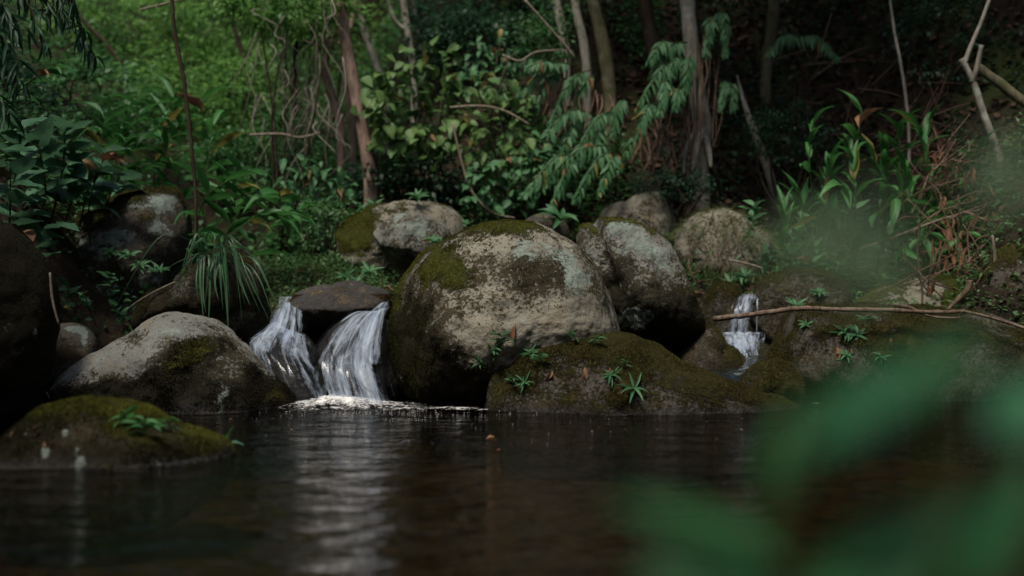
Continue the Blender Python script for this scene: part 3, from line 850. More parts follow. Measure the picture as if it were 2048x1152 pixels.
# bubbles: flattened little domes floating on the pool
bv, bf = ICO[4]
_k = bmesh.new(); bmesh.ops.create_icosphere(_k, subdivisions=1, radius=1.0)
bv, bf = np.array([v.co[:] for v in _k.verts]), np.array([[v.index for v in f.verts] for f in _k.faces]); _k.free()
nb = 240
t = rng.random(nb)
bx = np.where(t < 0.75, w0[0] + 0.35 + rng.normal(0, 0.42, nb), rng.uniform(-1.9, 0.6, nb))
by = np.where(t < 0.75, 7.75 + rng.normal(0, 0.16, nb) - 0.05 * np.abs(bx - w0[0]), 7.7 - np.abs(rng.normal(0, 0.9, nb)))
br = rng.uniform(0.0012, 0.0042, nb) * np.where(t < 0.75, 1, 0.7)
VV = bv[None] * np.stack([br * rng.uniform(1, 2, nb), br * rng.uniform(1, 1.8, nb), br * 0.16], -1)[:, None] + np.stack([bx, by, br * 0 + 0.001], -1)[:, None]
FF = bf[None] + (np.arange(nb) * len(bv))[:, None, None]
white = NT('bubble_white'); _p = white.n('ShaderNodeBsdfPrincipled'); _p.inputs['Base Color'].default_value = (0.8, 0.78, 0.74, 1); _p.inputs['Roughness'].default_value = 0.3
M['bubble'] = white.finish(_p.outputs[0])
bo = new_obj('bubbles', mesh_from('bubbles', VV.reshape(-1, 3), FF.reshape(-1, 3), M['bubble']))
tag(bo, 'small white bubbles floating on the pool below the main falls', 'bubbles', kind='stuff')
#@@PLANTS
# ------------------------------------------------------------------ leaves
def leaf_mesh(shape, mat, droop, fold=0.12, nseg=6, wave=0.0, seed=0):
    """length 1 along +Y, width 1 across X, upper face +Z"""
    v = np.linspace(0, 1, nseg + 1)
    if shape == 'lance': w = np.sin(math.pi * v ** 0.8) ** 0.8 * (1 - 0.25 * v)
    elif shape == 'ovate': w = np.sin(math.pi * v ** 0.62) ** 0.75
    elif shape == 'strap': w = np.clip(np.minimum(v * 6 + 0.35, (1 - v) * 2.2), 0, 1)
    else: w = np.sin(math.pi * v)
    w[-1] = 0.0
    w[0] = 0.06
    ang = droop * v
    y = np.concatenate([[0], np.cumsum(np.cos((ang[1:] + ang[:-1]) / 2) / nseg)])
    z = -np.concatenate([[0], np.cumsum(np.sin((ang[1:] + ang[:-1]) / 2) / nseg)])
    V, UV = [], []
    for k in range(nseg + 1):
        for u in (-1, 0, 1):
            V.append((u * w[k] * 0.5, y[k], z[k] + abs(u) * w[k] * fold + wave * math.sin(9 * v[k] + u * 1.5 + seed) * w[k]))
            UV.append((0.5 + 0.5 * u * w[k], v[k]))
    F = []
    for k in range(nseg):
        for c in (0, 1):
            a = k * 3 + c
            F.append((a, a + 1, a + 4, a + 3))
    return mesh_from('leaf', V, F, mat, dict(tint=np.zeros(len(V))), np.array(UV))


LM = {}


def leaf_variants(key, shape, mat, droops, fold=0.1, wave=0.03, nseg=6):
    LM[key] = [leaf_mesh(shape, M[mat], d, fold, nseg, wave, i) for i, d in enumerate(droops)]


leaf_variants('ginger', 'lance', 'leaf_ginger', (0.3, 0.7, 1.1, 1.5))
leaf_variants('fern', 'strap', 'leaf_teal', (0.2, 0.5, 0.9), 0.06, 0.02, 5)
leaf_variants('broad', 'ovate', 'leaf_broad', (0.2, 0.5, 0.9), 0.08, 0.05)
leaf_variants('bush', 'ovate', 'leaf_bush', (0.2, 0.6, 1.0), 0.1, 0.04, 5)
leaf_variants('dark', 'lance', 'leaf_dark', (0.2, 0.6, 1.1), 0.1, 0.02, 5)
leaf_variants('small', 'lance', 'leaf_teal', (0.2, 0.6, 1.0), 0.12, 0.02, 5)
leaf_variants('tealbroad', 'ovate', 'leaf_teal', (0.3, 0.7, 1.0), 0.08, 0.04)
leaf_variants('front', 'lance', 'leaf_front', (0.15, 0.4), 0.08, 0.02, 8)
leaf_variants('veil', 'lance', 'veil', (0.15, 0.4), 0.08, 0.02, 8)
leaf_variants('yellow', 'lance', 'yellow_leaf', (0.4, 0.9), 0.1, 0.05, 5)
leaf_variants('dry', 'lance', 'dead_leaf', (0.5, 1.0), 0.25, 0.06, 5)


def frame(d, up=(0, 0, 1), roll=0.0):
    d = np.asarray(d, float); d = d / (np.linalg.norm(d) + 1e-9)
    up = np.asarray(up, float)
    x = np.cross(d, up); n = np.linalg.norm(x)
    if n < 1e-3:
        x = np.cross(d, (1.0, 0.2, 0)); n = np.linalg.norm(x)
    x /= n
    z = np.cross(x, d)
    c, s = math.cos(roll), math.sin(roll)
    return x * c + z * s, d, -x * s + z * c


def put_leaf(key, parent, pos, d, L, Wd, up=(0, 0, 1), roll=None, name='leaf', origin=None):
    r = rng.normal(0, 0.35) if roll is None else roll
    x, y, z = frame(d, up, r)
    u = rng.random()
    if key in ('ginger', 'bush', 'broad', 'fern', 'tealbroad') and u < 0.055: key = 'yellow' if u > 0.02 else 'dry'
    me = LM[key][rng.integers(len(LM[key]))]
    o = bpy.data.objects.new(name, me)
    COL.objects.link(o)
    if parent is not None:
        o.parent = parent
        pos = np.asarray(pos) - np.array(origin if origin is not None else world_loc(parent))
    m = Matrix.Identity(4)
    for k in range(3):
        m[k][0], m[k][1], m[k][2], m[k][3] = x[k] * Wd, y[k] * L, z[k] * L, pos[k]
    o.matrix_local = m
    return o


def gz(x, y): return float(ground(np.array(x), np.array(y)))


def on_ground(px, Y, sink=0.02):
    x = (px - CX) / FPX * Y
    return np.array([x, Y, gz(x, Y) - sink])


def on_rock(px, py, idx=None):
    """nearest rock surface point seen at that spot"""
    best = None
    for key, (W, N, F) in ROCKS_ALL:
        qx, qy = PX(W)
        d = (qx - px) ** 2 + (qy - py) ** 2
        k = np.where(d < 100)[0]
        if len(k):
            j = k[np.argmin(W[k, 1])]
            if best is None or W[j, 1] < best[0][1]: best = (W[j], N[j])
    if best is None:
        raise ValueError(('no rock at', px, py))
    return best[0].copy(), best[1].copy()


def cane_plant(name, label, cat, base, top, n, L, Wd, key='ginger', group=None, start=0.25, sm='stem', rad=0.007, spread=0.9, lift=0.45, bend=0.1):
    """upright or leaning cane with leaves in two ranks"""
    base, top = np.asarray(base, float), np.asarray(top, float)
    t = thing(name, label, cat, base, group)
    ax = top - base
    mid = base + ax * 0.5 + np.array([rng.normal(0, bend), rng.normal(0, bend), bend * 1.0])* np.linalg.norm(ax) * 0.6
    mb = MB()
    c = mb.tube([base, mid, top], [rad, rad * 0.8, rad * 0.4], 5, res=14)
    mb.build('stem', M[sm], t)
    phi = rng.uniform(0, math.pi)
    sd = np.array([math.cos(phi), math.sin(phi) * 0.6, 0])
    for k in range(n):
        f = start + (1 - start) * (k + 0.5) / n
        i = f * (len(c) - 1); a = int(i); p = c[a] + (c[min(a + 1, len(c) - 1)] - c[a]) * (i - a)
        tan = c[min(a + 1, len(c) - 1)] - c[max(a - 1, 0)]; tan = tan / np.linalg.norm(tan)
        sg = 1 if k % 2 else -1
        d = tan * (lift + 0.5 * f + rng.normal(0, 0.12)) + sg * sd * spread + rng.normal(0, 0.2, 3)
        s = rng.uniform(0.75, 1.1) * (1 - 0.25 * abs(f - 0.6))
        put_leaf(key, t, p, d, L * s, Wd * s * rng.uniform(0.85, 1.15), origin=base)
    return t


def rosette(name, label, pos, nrm, n, L, Wd, key='small', cat='plant', group=None, flat=0.5):
    pos = np.asarray(pos, float)
    t = thing(name, label, cat, pos, group)
    nrm = np.asarray(nrm, float) * 0.5 + np.array([0, -0.25, 0.6]); nrm /= np.linalg.norm(nrm)
    x, y, z = frame(nrm, (0, 1, 0.1))
    mb = MB()
    mb.tube([pos - nrm * 0.02, pos + nrm * L * 0.18], [0.004, 0.003], 5, res=4)
    mb.build('stem', M['stem'], t)
    for k in range(n):
        a = k * 2.399 + rng.normal(0, 0.2)
        e = flat * (1 - k / n * 0.8)
        d = (x * math.cos(a) + z * math.sin(a)) + nrm * (1.0 - e) * rng.uniform(0.4, 1.2)
        s = rng.uniform(0.65, 1.1)
        put_leaf(key, t, pos + nrm * L * 0.18 * k / n, d, L * s, Wd * s, up=nrm, origin=pos)
    return t


# many small leaves in one mesh
T_LEAF_V = np.array([(0, 0, 0), (-.30, .42, .06), (.30, .42, .06), (0, .48, 0), (0, 1, -.12)])
T_LEAF_F = np.array([(0, 2, 3), (0, 3, 1), (1, 3, 4), (3, 2, 4)])
T_OVAL_V = np.array([(0, 0, 0), (-.36, .25, .05), (.36, .25, .05), (-.33, .62, .04), (.33, .62, .04), (0, .45, 0), (0, 1, -.15)])
T_OVAL_F = np.array([(0, 2, 5), (0, 5, 1), (1, 5, 3), (5, 2, 4), (3, 5, 6), (5, 4, 6)])


def leaves_mesh(name, mat, parent, pos, d, size, wid=1.0, tint=None, up=None, T=None, origin=(0, 0, 0), kind='stuff'):
    n = len(pos)
    TV, TF = T or (T_LEAF_V, T_LEAF_F)
    d = d / (np.linalg.norm(d, axis=1)[:, None] + 1e-9)
    up = np.array([0, 0, 1.0]) + rng.normal(0, 0.45, (n, 3)) if up is None else up
    x = np.cross(d, up); x /= np.linalg.norm(x, axis=1)[:, None] + 1e-9
    z = np.cross(x, d)
    s = np.asarray(size)[:, None, None]
    V = ((TV[None, :, 0, None] * x[:, None] * wid + TV[None, :, 1, None] * d[:, None] + TV[None, :, 2, None] * z[:, None]) * s + (pos - np.array(origin))[:, None]).reshape(-1, 3)
    F = (TF[None] + (np.arange(n) * len(TV))[:, None, None]).reshape(-1, 3)
    tint = rng.random(n) * 0.99 if tint is None else np.clip(tint, 0, 0.99)
    o = new_obj(name, mesh_from(name, V, F, M[mat], dict(tint=np.repeat(tint, len(TV))), smooth=False), parent)
    if kind: o['kind'] = kind
    return o


def clump_points(center, rad, nclump, per, cr=0.28, flat=0.5, shell=0.45):
    """leaf positions gathered in sprays through an ellipsoid crown: returns pos, dir, tint, spray centres"""
    c = rng.normal(0, 1, (nclump, 3)); c /= np.linalg.norm(c, axis=1)[:, None]
    c = c * (shell + (1 - shell) * rng.random(nclump)[:, None] ** 0.6)
    C = np.asarray(center) + c * np.asarray(rad)
    ct = rng.random(nclump)
    n = nclump * per
    k = np.repeat(np.arange(nclump), per)
    sr = cr * rng.uniform(0.5, 1.3, nclump)
    o = rng.normal(0, 0.5, (n, 3)) * np.array([1, 1, flat * 0.7])
    tilt = rng.normal(0, 0.35, (nclump, 2))
    o[:, 2] += o[:, 0] * tilt[k, 0] + o[:, 1] * tilt[k, 1]
    pos = C[k] + o * sr[k][:, None]
    d = o + rng.normal(0, 0.35, (n, 3)) + c[k] * 0.4
    d[:, 2] -= 0.25
    return pos, d, np.clip(ct[k] * 0.6 + rng.random(n) * 0.4, 0, 0.99), C


def tree(label, path, radii, bark, crowns=(), name='tree', cat='tree', group=None, branches=(), sides=9, leafmat='foliage_mid', lsize=0.1, wob=0.12):
    """path = (px, py, Y) points upward from the foot; crowns = (centre xyz, radii, nclump, per)"""
    pts = [P(*p) for p in path]
    g0 = np.array([pts[0][0], pts[0][1], min(pts[0][2], gz(pts[0][0], pts[0][1])) - 0.12])
    if g0[2] < pts[0][2] - 0.1: pts = [g0] + pts; radii = [radii[0] * 1.15] + list(radii)
    else: pts[0] = pts[0] + np.array([0, 0, -0.15])
    Ym = path[0][2]
    r = np.array(radii) * Ym / FPX
    t = thing(name, label, cat, pts[0], group)
    mb = MB(); mb.tube(pts, r, sides, wob, res=max(16, len(pts) * 8)); mb.build('trunk', M[bark], t)
    top = pts[-1]
    for br in branches:
        mb = MB(); mb.tube([P(*p) for p in br[0]], np.array(br[1]) * Ym / FPX, 6, 0.1); mb.build('branch', M[bark], t)
    for (cc, cr, nc, per) in crowns:
        cc = np.array(cc, float)
        pos, d, ti, C = clump_points(cc, cr, nc, per, cr=lsize * 4.5)
        leaves_mesh('crown', leafmat, t, pos, d, lsize * rng.uniform(0.6, 1.25, len(pos)), 1.0, ti, origin=pts[0])
        mb = MB()
        for q in C[:: max(1, len(C) // 10)]:
            m = (top * 0.45 + q * 0.55) + np.array([0, 0, -0.12]) * np.linalg.norm(q - top)
            mb.tube([top, m, q], [r[-1] * 0.55, r[-1] * 0.3, 0.006], 5, res=7)
        mb.build('limbs', M[bark], t)
    return t


ROCKS_ALL = ROCK_LIST
#@@FLORA
# ------------------------------------------------------------------ trees
tree('reddish leaning trunk, thickest of the trees left of centre, bare down to the undergrowth',
     [(742, 378, 12.35), (735, 310, 12.35), (722, 240, 12.35), (706, 160, 12.35), (690, 70, 12.35), (676, -40, 12.35)], [15, 14, 13, 12, 11, 9], 'bark_red',
     [((-2.4, 13.6, 7.2), (1.5, 1.4, 0.8), 20, 40)], group=None, leafmat='foliage_light', lsize=0.13)
tree('thin twin stem tree hugging the left side of the thick reddish trunk', [(706, 300, 13.3), (700, 210, 13.3), (690, 130, 13.3), (700, 60, 13.4), (720, -40, 13.5)], [8, 8, 7, 6, 5], 'bark_red',
     [((-1.9, 14.5, 7.4), (1.2, 1.2, 0.8), 14, 40)], leafmat='foliage_mid', lsize=0.13)
tree('short reddish stem curving up among hanging dead branches', [(682, 275, 12.8), (672, 220, 12.8), (655, 165, 12.8), (652, 130, 12.8), (664, 80, 12.8)], [8, 9, 8, 6, 4], 'bark_red',
     [((-1.95, 12.9, 3.6), (0.5, 0.5, 0.35), 10, 40)], leafmat='foliage_light', lsize=0.09)
tree('slim grey tree leaning left between the reddish trunk and the straight grey stem', [(772, 190, 14.2), (752, 130, 14.2), (735, 80, 14.2), (715, 10, 14.2), (700, -40, 14.2)], [7, 8, 8, 8, 7], 'bark_pale',
     [((-1.5, 15.0, 7.8), (1.3, 1.3, 0.8), 14, 40)], leafmat='foliage_mid', lsize=0.13)
tree('straight slim grey tree above the broad leaved bush', [(828, 145, 14.0), (818, 80, 14.0), (808, 10, 14.0), (806, -40, 14.0)], [7, 7, 7, 7], 'bark_pale',
     [((-1.0, 15.0, 7.8), (1.2, 1.2, 0.7), 14, 40)], branches=[([(812, 60, 14.0), (790, 40, 14.0), (775, 0, 14.0), (770, -30, 14)], [4, 4, 3, 3])], leafmat='foliage_mid', lsize=0.13)
tree('thin pale sapling in the dark gap behind the broad leaved bush', [(846, 120, 14.6), (838, 70, 14.6), (828, 10, 14.6), (825, -40, 14.6)], [3, 3, 3, 2], 'bark_pale')
tree('pale slender tree at the left of the three pale trunks over the hanging ferns', [(1132, 120, 13.6), (1124, 60, 13.6), (1112, 0, 13.6), (1106, -50, 13.6)], [9, 9, 9, 8], 'bark_pale',
     [((0.2, 13.5, 6.6), (1.6, 1.5, 0.9), 14, 40)], leafmat='foliage_dark', lsize=0.15)
tree('middle one of the three pale trunks over the hanging ferns', [(1174, 140, 13.4), (1166, 80, 13.4), (1152, 20, 13.4), (1146, -50, 13.4)], [9, 9, 9, 8], 'bark_pale',
     [((0.9, 12.8, 7.0), (1.6, 1.5, 0.9), 14, 40)], leafmat='foliage_dark', lsize=0.15)
tree('pale mossy trunk with leaf clad foot, right one of the three over the hanging ferns', [(1222, 210, 13.2), (1212, 120, 13.2), (1200, 60, 13.2), (1186, 0, 13.2), (1178, -50, 13.2)], [14, 14, 13, 12, 11], 'bark_moss',
     [((1.2, 11.8, 7.4), (1.8, 1.7, 0.9), 20, 40)], leafmat='foliage_dark', lsize=0.16)
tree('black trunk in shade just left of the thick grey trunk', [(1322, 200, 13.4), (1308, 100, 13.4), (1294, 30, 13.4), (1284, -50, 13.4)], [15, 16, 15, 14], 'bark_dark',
     [((2.2, 11.2, 7.8), (2.0, 2.0, 0.9), 34, 40)], leafmat='foliage_dark', lsize=0.17)  # crown above the view, positioned to shade the right bank
tree('thick grey trunk standing on exposed roots right of the drooping ferns', [(1402, 300, 12.6), (1408, 262, 12.6), (1396, 190, 12.6), (1385, 110, 12.6), (1376, 20, 12.6), (1372, -60, 12.6)],
     [17, 20, 17, 15, 15, 14], 'bark_pale', [((3.0, 11.0, 7.6), (2.3, 2.3, 0.9), 75, 40)],  # unseen crown, placed and thickened to darken the right bank
     branches=[([(1405, 262, 12.55), (1392, 300, 12.45), (1386, 345, 12.4)], [9, 7, 4]), ([(1410, 268, 12.55), (1418, 305, 12.45), (1422, 335, 12.4)], [8, 6, 3]),
               ([(1395, 255, 12.6), (1372, 300, 12.5), (1368, 350, 12.4)], [6, 5, 3])], leafmat='foliage_dark', lsize=0.17)
tree('leaning pale stem rising to the left from the grassy bank', [(1548, 385, 12.7), (1530, 320, 12.7), (1510, 270, 12.75), (1488, 205, 12.85), (1474, 150, 12.95)], [10, 9, 8, 5, 1], 'bark_pale')
tree('dim mossy trunk at the top of the dark bank right of the thick grey trunk', [(1532, 150, 13.6), (1538, 90, 13.6), (1546, 30, 13.6), (1552, -50, 13.6)], [11, 11, 12, 12], 'bark_moss',
     [((4.4, 12.0, 8.2), (2.4, 2.4, 0.9), 110, 40)], leafmat='foliage_dark', lsize=0.17)  # unseen crown, set off the trunk to keep the upper right dark
tree('thin grey sapling bending over the dark bank at the right', [(1818, 280, 12.0), (1812, 200, 12.0), (1800, 120, 12.0), (1788, 60, 12.1), (1775, -40, 12.2)], [3, 3, 3, 3, 2], 'bark_pale')
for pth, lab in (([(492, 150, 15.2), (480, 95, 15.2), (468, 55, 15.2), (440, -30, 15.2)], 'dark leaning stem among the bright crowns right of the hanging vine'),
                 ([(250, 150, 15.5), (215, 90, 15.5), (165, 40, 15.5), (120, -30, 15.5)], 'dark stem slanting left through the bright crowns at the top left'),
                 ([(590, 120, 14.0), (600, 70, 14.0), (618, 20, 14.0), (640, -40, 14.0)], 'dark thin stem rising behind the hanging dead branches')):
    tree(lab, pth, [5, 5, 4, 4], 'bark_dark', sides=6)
tree('pale forked dead tree with broken branches near the right edge',
     [(1985, 395, 10.8), (2003, 340, 10.8), (1990, 290, 10.8), (1968, 230, 10.8), (1945, 160, 10.8), (1922, 118, 10.8)], [7, 8, 8, 7.5, 7, 6], 'bark_pale', sides=8,
     branches=[([(1944, 165, 10.8), (1954, 135, 10.75), (1963, 90, 10.7)], [6, 5, 4.5]), ([(1928, 128, 10.8), (1945, 85, 10.8), (1962, 45, 10.8), (1982, -10, 10.8)], [6, 4.5, 4, 3.5])])
o = MB(); o.tube([P(1952, 132, 11.1), P(1998, 165, 11.0), P(2050, 205, 10.9), P(2140, 260, 10.8)], np.array([9, 10, 10, 11]) * 10.9 / FPX, 9, 0.12)
tag(o.build('fallen_log', M['bark_moss'], None, tuple(P(1998, 165, 11.0))), 'thick pale log slanting down to the right behind the forked dead tree', 'log')
o = MB(); o.tube([P(343, -15, 9.6), P(350, 70, 9.6), P(368, 160, 9.6), P(371, 190, 9.6), P(384, 300, 9.6), P(392, 420, 9.6), P(384, 510, 9.6), P(352, 585, 9.6), P(335, 640, 9.7)],
                 np.array([4, 4.2, 4, 4.5, 3.5, 3, 3, 3, 2.5]) * 9.6 / FPX, 7, 0.15)
tag(o.build('vine_stem', M['bark_dark'], None, tuple(P(352, 585, 9.6))), 'long thin lichened vine hanging down before the ginger plants', 'vine')

# overhanging tree on the left bank: its drooping sprays reach into the upper left corner
t = thing('tree', 'dark overhanging tree with drooping narrow leaves in the upper left corner', 'tree', (-4.6, 7.6, 0.9))
m = MB(); m.tube([(-4.6, 7.6, 0.7), (-4.5, 7.5, 2.2), (-4.2, 7.2, 3.8), (-4.0, 6.9, 5.0)], [0.16, 0.13, 0.11, 0.08], 9, 0.1); m.build('trunk', M['bark_dark'], t)
for (c0, r0, nc) in (((-5.0, 4.3, 4.8), (1.5, 1.9, 0.9), 100), ((-4.9, 9.3, 4.9), (1.5, 1.6, 0.8), 20)):  # crowns out of view, added to darken the left bank and edge
    pos, d, ti, C = clump_points(c0, r0, nc, 40, cr=0.6)
    leaves_mesh('crown', 'foliage_dark', t, pos, d, 0.15 * rng.uniform(0.6, 1.25, len(pos)), 0.7, ti, origin=(-4.6, 7.6, 0.9))
nl = 0
for (x0, y0, x1, y1, Yd) in ((-120, 20, 60, 60, 7.9), (-80, -40, 120, 20, 8.2), (-60, 60, 40, 130, 7.7), (0, -40, 90, 90, 8.0), (40, -50, 170, 60, 8.4), (-80, 120, 50, 170, 7.8), (60, 20, 190, 110, 8.5),
                             (-40, 0, 30, 60, 7.6), (80, -60, 150, 10, 8.1), (-100, 150, 20, 230, 7.7)):
    a, b = P(x0, y0, Yd), P(x1, y1, Yd - 0.15)
    mid = (a + b) / 2 + np.array([0, 0, 0.12])
    m = MB(); c = m.tube([a, mid, b], [0.008, 0.005, 0.002], 5, res=20); m.build('branchlet', M['bark_dark'], t)
    for k in range(2, 20):
        for s in (-1, 1):
            if rng.random() < 0.2 or nl >= 290: continue
            nl += 1
            put_leaf('dark', t, c[k], (c[k] - c[k - 1]) * 6 + np.array([rng.normal(0, .3), s * 0.5 + rng.normal(0, .3), rng.normal(-0.6, .35)]), rng.uniform(0.13, 0.24), rng.uniform(0.018, 0.03))


def shrub(label, px, py, Y, rad, nclump, per, mat, ls, name='shrub', cat='shrub', group=None, bark='bark_dark', wid=1.0):
    c = P(px, py, Y)
    f = np.array([c[0], Y + 0.1, gz(c[0], Y + 0.1) - 0.05])
    t = thing(name, label, cat, f, group)
    pos, d, ti, C = clump_points(c, rad, nclump, per, cr=ls * 3.6)
    leaves_mesh('foliage', mat, t, pos, d, ls * rng.uniform(0.55, 1.3, len(pos)), wid, ti, origin=f)
    m = MB()
    for q in C[:: max(1, nclump // (12 if py > 240 else 3))]:
        mid = f * 0.45 + q * 0.55 + rng.normal(0, 0.08, 3)
        m.tube([f, mid, q], [0.02, 0.012, 0.004], 5, res=9)
    m.build('stems', M[bark], t)
    return t


# bright small leaved trees and shrubs filling the upper left, each crown at its own distance
SH = [
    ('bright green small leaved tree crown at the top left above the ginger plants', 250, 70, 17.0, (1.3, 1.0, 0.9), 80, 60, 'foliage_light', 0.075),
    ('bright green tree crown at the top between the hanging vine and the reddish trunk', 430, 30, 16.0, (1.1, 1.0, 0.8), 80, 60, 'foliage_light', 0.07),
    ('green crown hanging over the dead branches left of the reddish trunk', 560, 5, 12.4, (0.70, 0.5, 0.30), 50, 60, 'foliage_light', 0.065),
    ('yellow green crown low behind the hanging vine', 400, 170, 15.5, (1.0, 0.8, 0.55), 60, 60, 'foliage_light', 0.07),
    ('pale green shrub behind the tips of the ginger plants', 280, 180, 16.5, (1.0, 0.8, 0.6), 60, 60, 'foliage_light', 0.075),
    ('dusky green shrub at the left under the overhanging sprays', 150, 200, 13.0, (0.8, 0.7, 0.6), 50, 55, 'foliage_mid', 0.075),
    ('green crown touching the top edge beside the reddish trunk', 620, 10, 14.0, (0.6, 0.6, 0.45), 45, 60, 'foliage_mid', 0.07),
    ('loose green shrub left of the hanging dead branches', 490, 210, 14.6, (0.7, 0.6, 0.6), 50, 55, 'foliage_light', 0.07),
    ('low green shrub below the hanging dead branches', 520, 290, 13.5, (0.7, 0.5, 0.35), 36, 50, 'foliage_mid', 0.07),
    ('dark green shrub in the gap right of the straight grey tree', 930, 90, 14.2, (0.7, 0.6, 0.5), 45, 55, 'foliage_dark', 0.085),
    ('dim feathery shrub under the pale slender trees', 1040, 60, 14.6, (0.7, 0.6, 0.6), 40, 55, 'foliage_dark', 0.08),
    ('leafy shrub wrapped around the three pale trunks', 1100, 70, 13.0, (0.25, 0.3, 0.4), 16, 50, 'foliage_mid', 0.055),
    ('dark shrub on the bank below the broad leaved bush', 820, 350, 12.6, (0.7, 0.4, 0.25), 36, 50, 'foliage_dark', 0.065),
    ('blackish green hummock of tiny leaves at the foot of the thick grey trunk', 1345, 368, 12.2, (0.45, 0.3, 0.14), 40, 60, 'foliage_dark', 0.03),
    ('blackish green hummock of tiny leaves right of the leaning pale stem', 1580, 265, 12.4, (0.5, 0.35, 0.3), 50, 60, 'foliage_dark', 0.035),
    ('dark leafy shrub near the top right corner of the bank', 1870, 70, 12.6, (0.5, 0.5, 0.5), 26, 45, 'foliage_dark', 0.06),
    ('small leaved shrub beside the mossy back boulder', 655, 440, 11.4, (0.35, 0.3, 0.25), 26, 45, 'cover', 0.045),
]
for a in SH: shrub(*a)


def bush(label, px, py, Y, rad, n, key, L, W_, cat='bush', name='bush', narc=9, bark='twig'):
    """bush whose leaves can be told apart: every leaf is a piece of its own on an arching twig"""
    c = P(px, py, Y)
    f = np.array([c[0] + rng.normal(0, .1), Y + 0.25, gz(c[0], Y + 0.25) - 0.05])
    t = thing(name, label, cat, f)
    left = n
    for a in range(narc):
        th = 2 * math.pi * (a + rng.random() * 0.6) / narc
        e = c + np.array([math.cos(th) * rad[0], -abs(math.sin(th * 0.5)) * rad[1], math.sin(th) * rad[2]]) * rng.uniform(0.6, 1.0)
        mid = f * 0.35 + e * 0.65 + np.array([0, 0, 0.25 * rad[2] + 0.1])
        m = MB(); cc = m.tube([f, mid, e], [0.014, 0.008, 0.003], 5, res=24); m.build('twig', M[bark], t)
        k2 = n // narc
        for j in range(k2):
            i = 7 + int(16 * (j + 0.5) / k2)
            p = cc[min(i, 23)] + rng.normal(0, 1, 3) * np.array(rad) * 0.17
            d = (cc[min(i, 23)] - cc[i - 2]) * 3 + rng.normal(0, 0.5, 3) + np.array([0, -0.35, -0.45])
            s = rng.uniform(0.65, 1.25)
            put_leaf(key, t, p, d, L * s, W_ * s, up=(0, -0.5, 1), origin=f)
    return t


bush('broad leaved bush with yellowish leaves in the middle, right of the reddish trunk', 840, 205, 12.4, (0.60, 0.4, 0.55), 290, 'bush', 0.155, 0.105, narc=14)
bush('sparser bush with arching twigs between broad leaved bush and hanging ferns', 1010, 260, 12.3, (0.48, 0.35, 0.45), 160, 'bush', 0.14, 0.085, narc=10)
bush('blue green bush deep in the gap above the arching twigs', 1000, 140, 13.2, (0.45, 0.4, 0.35), 140, 'tealbroad', 0.13, 0.07, narc=9)
bush('low bush of dull leaves over the dark hollow above the mossy hump', 1010, 370, 12.1, (0.45, 0.3, 0.25), 110, 'tealbroad', 0.13, 0.075, narc=8)
bush('hanging blue green leaves below the dead branches left of the reddish trunk', 635, 370, 12.2, (0.33, 0.3, 0.32), 110, 'tealbroad', 0.16, 0.06, narc=9)
bush('leafy mound at the left foot of the hanging ferns', 1090, 340, 12.2, (0.4, 0.3, 0.35), 130, 'tealbroad', 0.13, 0.07, narc=9)

# arching bare twigs in the middle
for pts, lab in (([(900, 215), (960, 212), (1010, 222), (1060, 250)], 'arching brown twig crossing the middle bushes'), ([(905, 245), (925, 330), (945, 385), (985, 425), (1030, 436)], 'long grey sapling bowing down to the stream behind the huge boulder'),
                 ([(1005, 110), (1040, 122), (1070, 105), (1120, 100)], 'curved bare twig in front of the pale slender trees'), ([(1050, 0), (1090, 45), (1130, 90), (1150, 115)], 'straight bare pole slanting across the pale slender trees'),
                 ([(280, 20), (340, 5), (380, -5)], 'thin yellowish twig crossing the hanging vine near the top'), ([(500, 270), (560, 268), (600, 275), (640, 265)], 'horizontal bare twig through the hanging dead branches')):
    m = MB(); m.tube([P(x, y, 11.9) for x, y in pts], [0.013, 0.012, 0.011, 0.009], 6, 0.1)
    tag(m.build('twig', M['twig'], None, tuple(P(*pts[0], 11.9))), lab, 'twig')
for k in range(60):
    x0 = rng.uniform(510, 690); y0 = rng.uniform(-20, 260); Yd = rng.uniform(11.9, 12.7)
    x1 = x0 + rng.normal(-12, 40); y1 = y0 + rng.uniform(70, 230)
    j = lambda: rng.normal(0, 14)
    m = MB(); m.tube([P(x0, y0, Yd), P(x0 * .7 + x1 * .3 + j(), y0 * .7 + y1 * .3 + j() * .5, Yd - 0.1), P(x0 * .35 + x1 * .65 + j(), y0 * .35 + y1 * .65 + j() * .5, Yd - 0.15), P(x1, min(y1, 415), Yd - 0.05)], [0.0065, 0.005, 0.004, 0.002], 5, 0.2, res=12)
    tag(m.build('dead_branch', M['dead_grey'], None, tuple(P(x0, y0, Yd))), 'thin grey dead branch hanging in the tangle left of the reddish trunk', 'branch', 'dead branches hanging left of the reddish trunk')

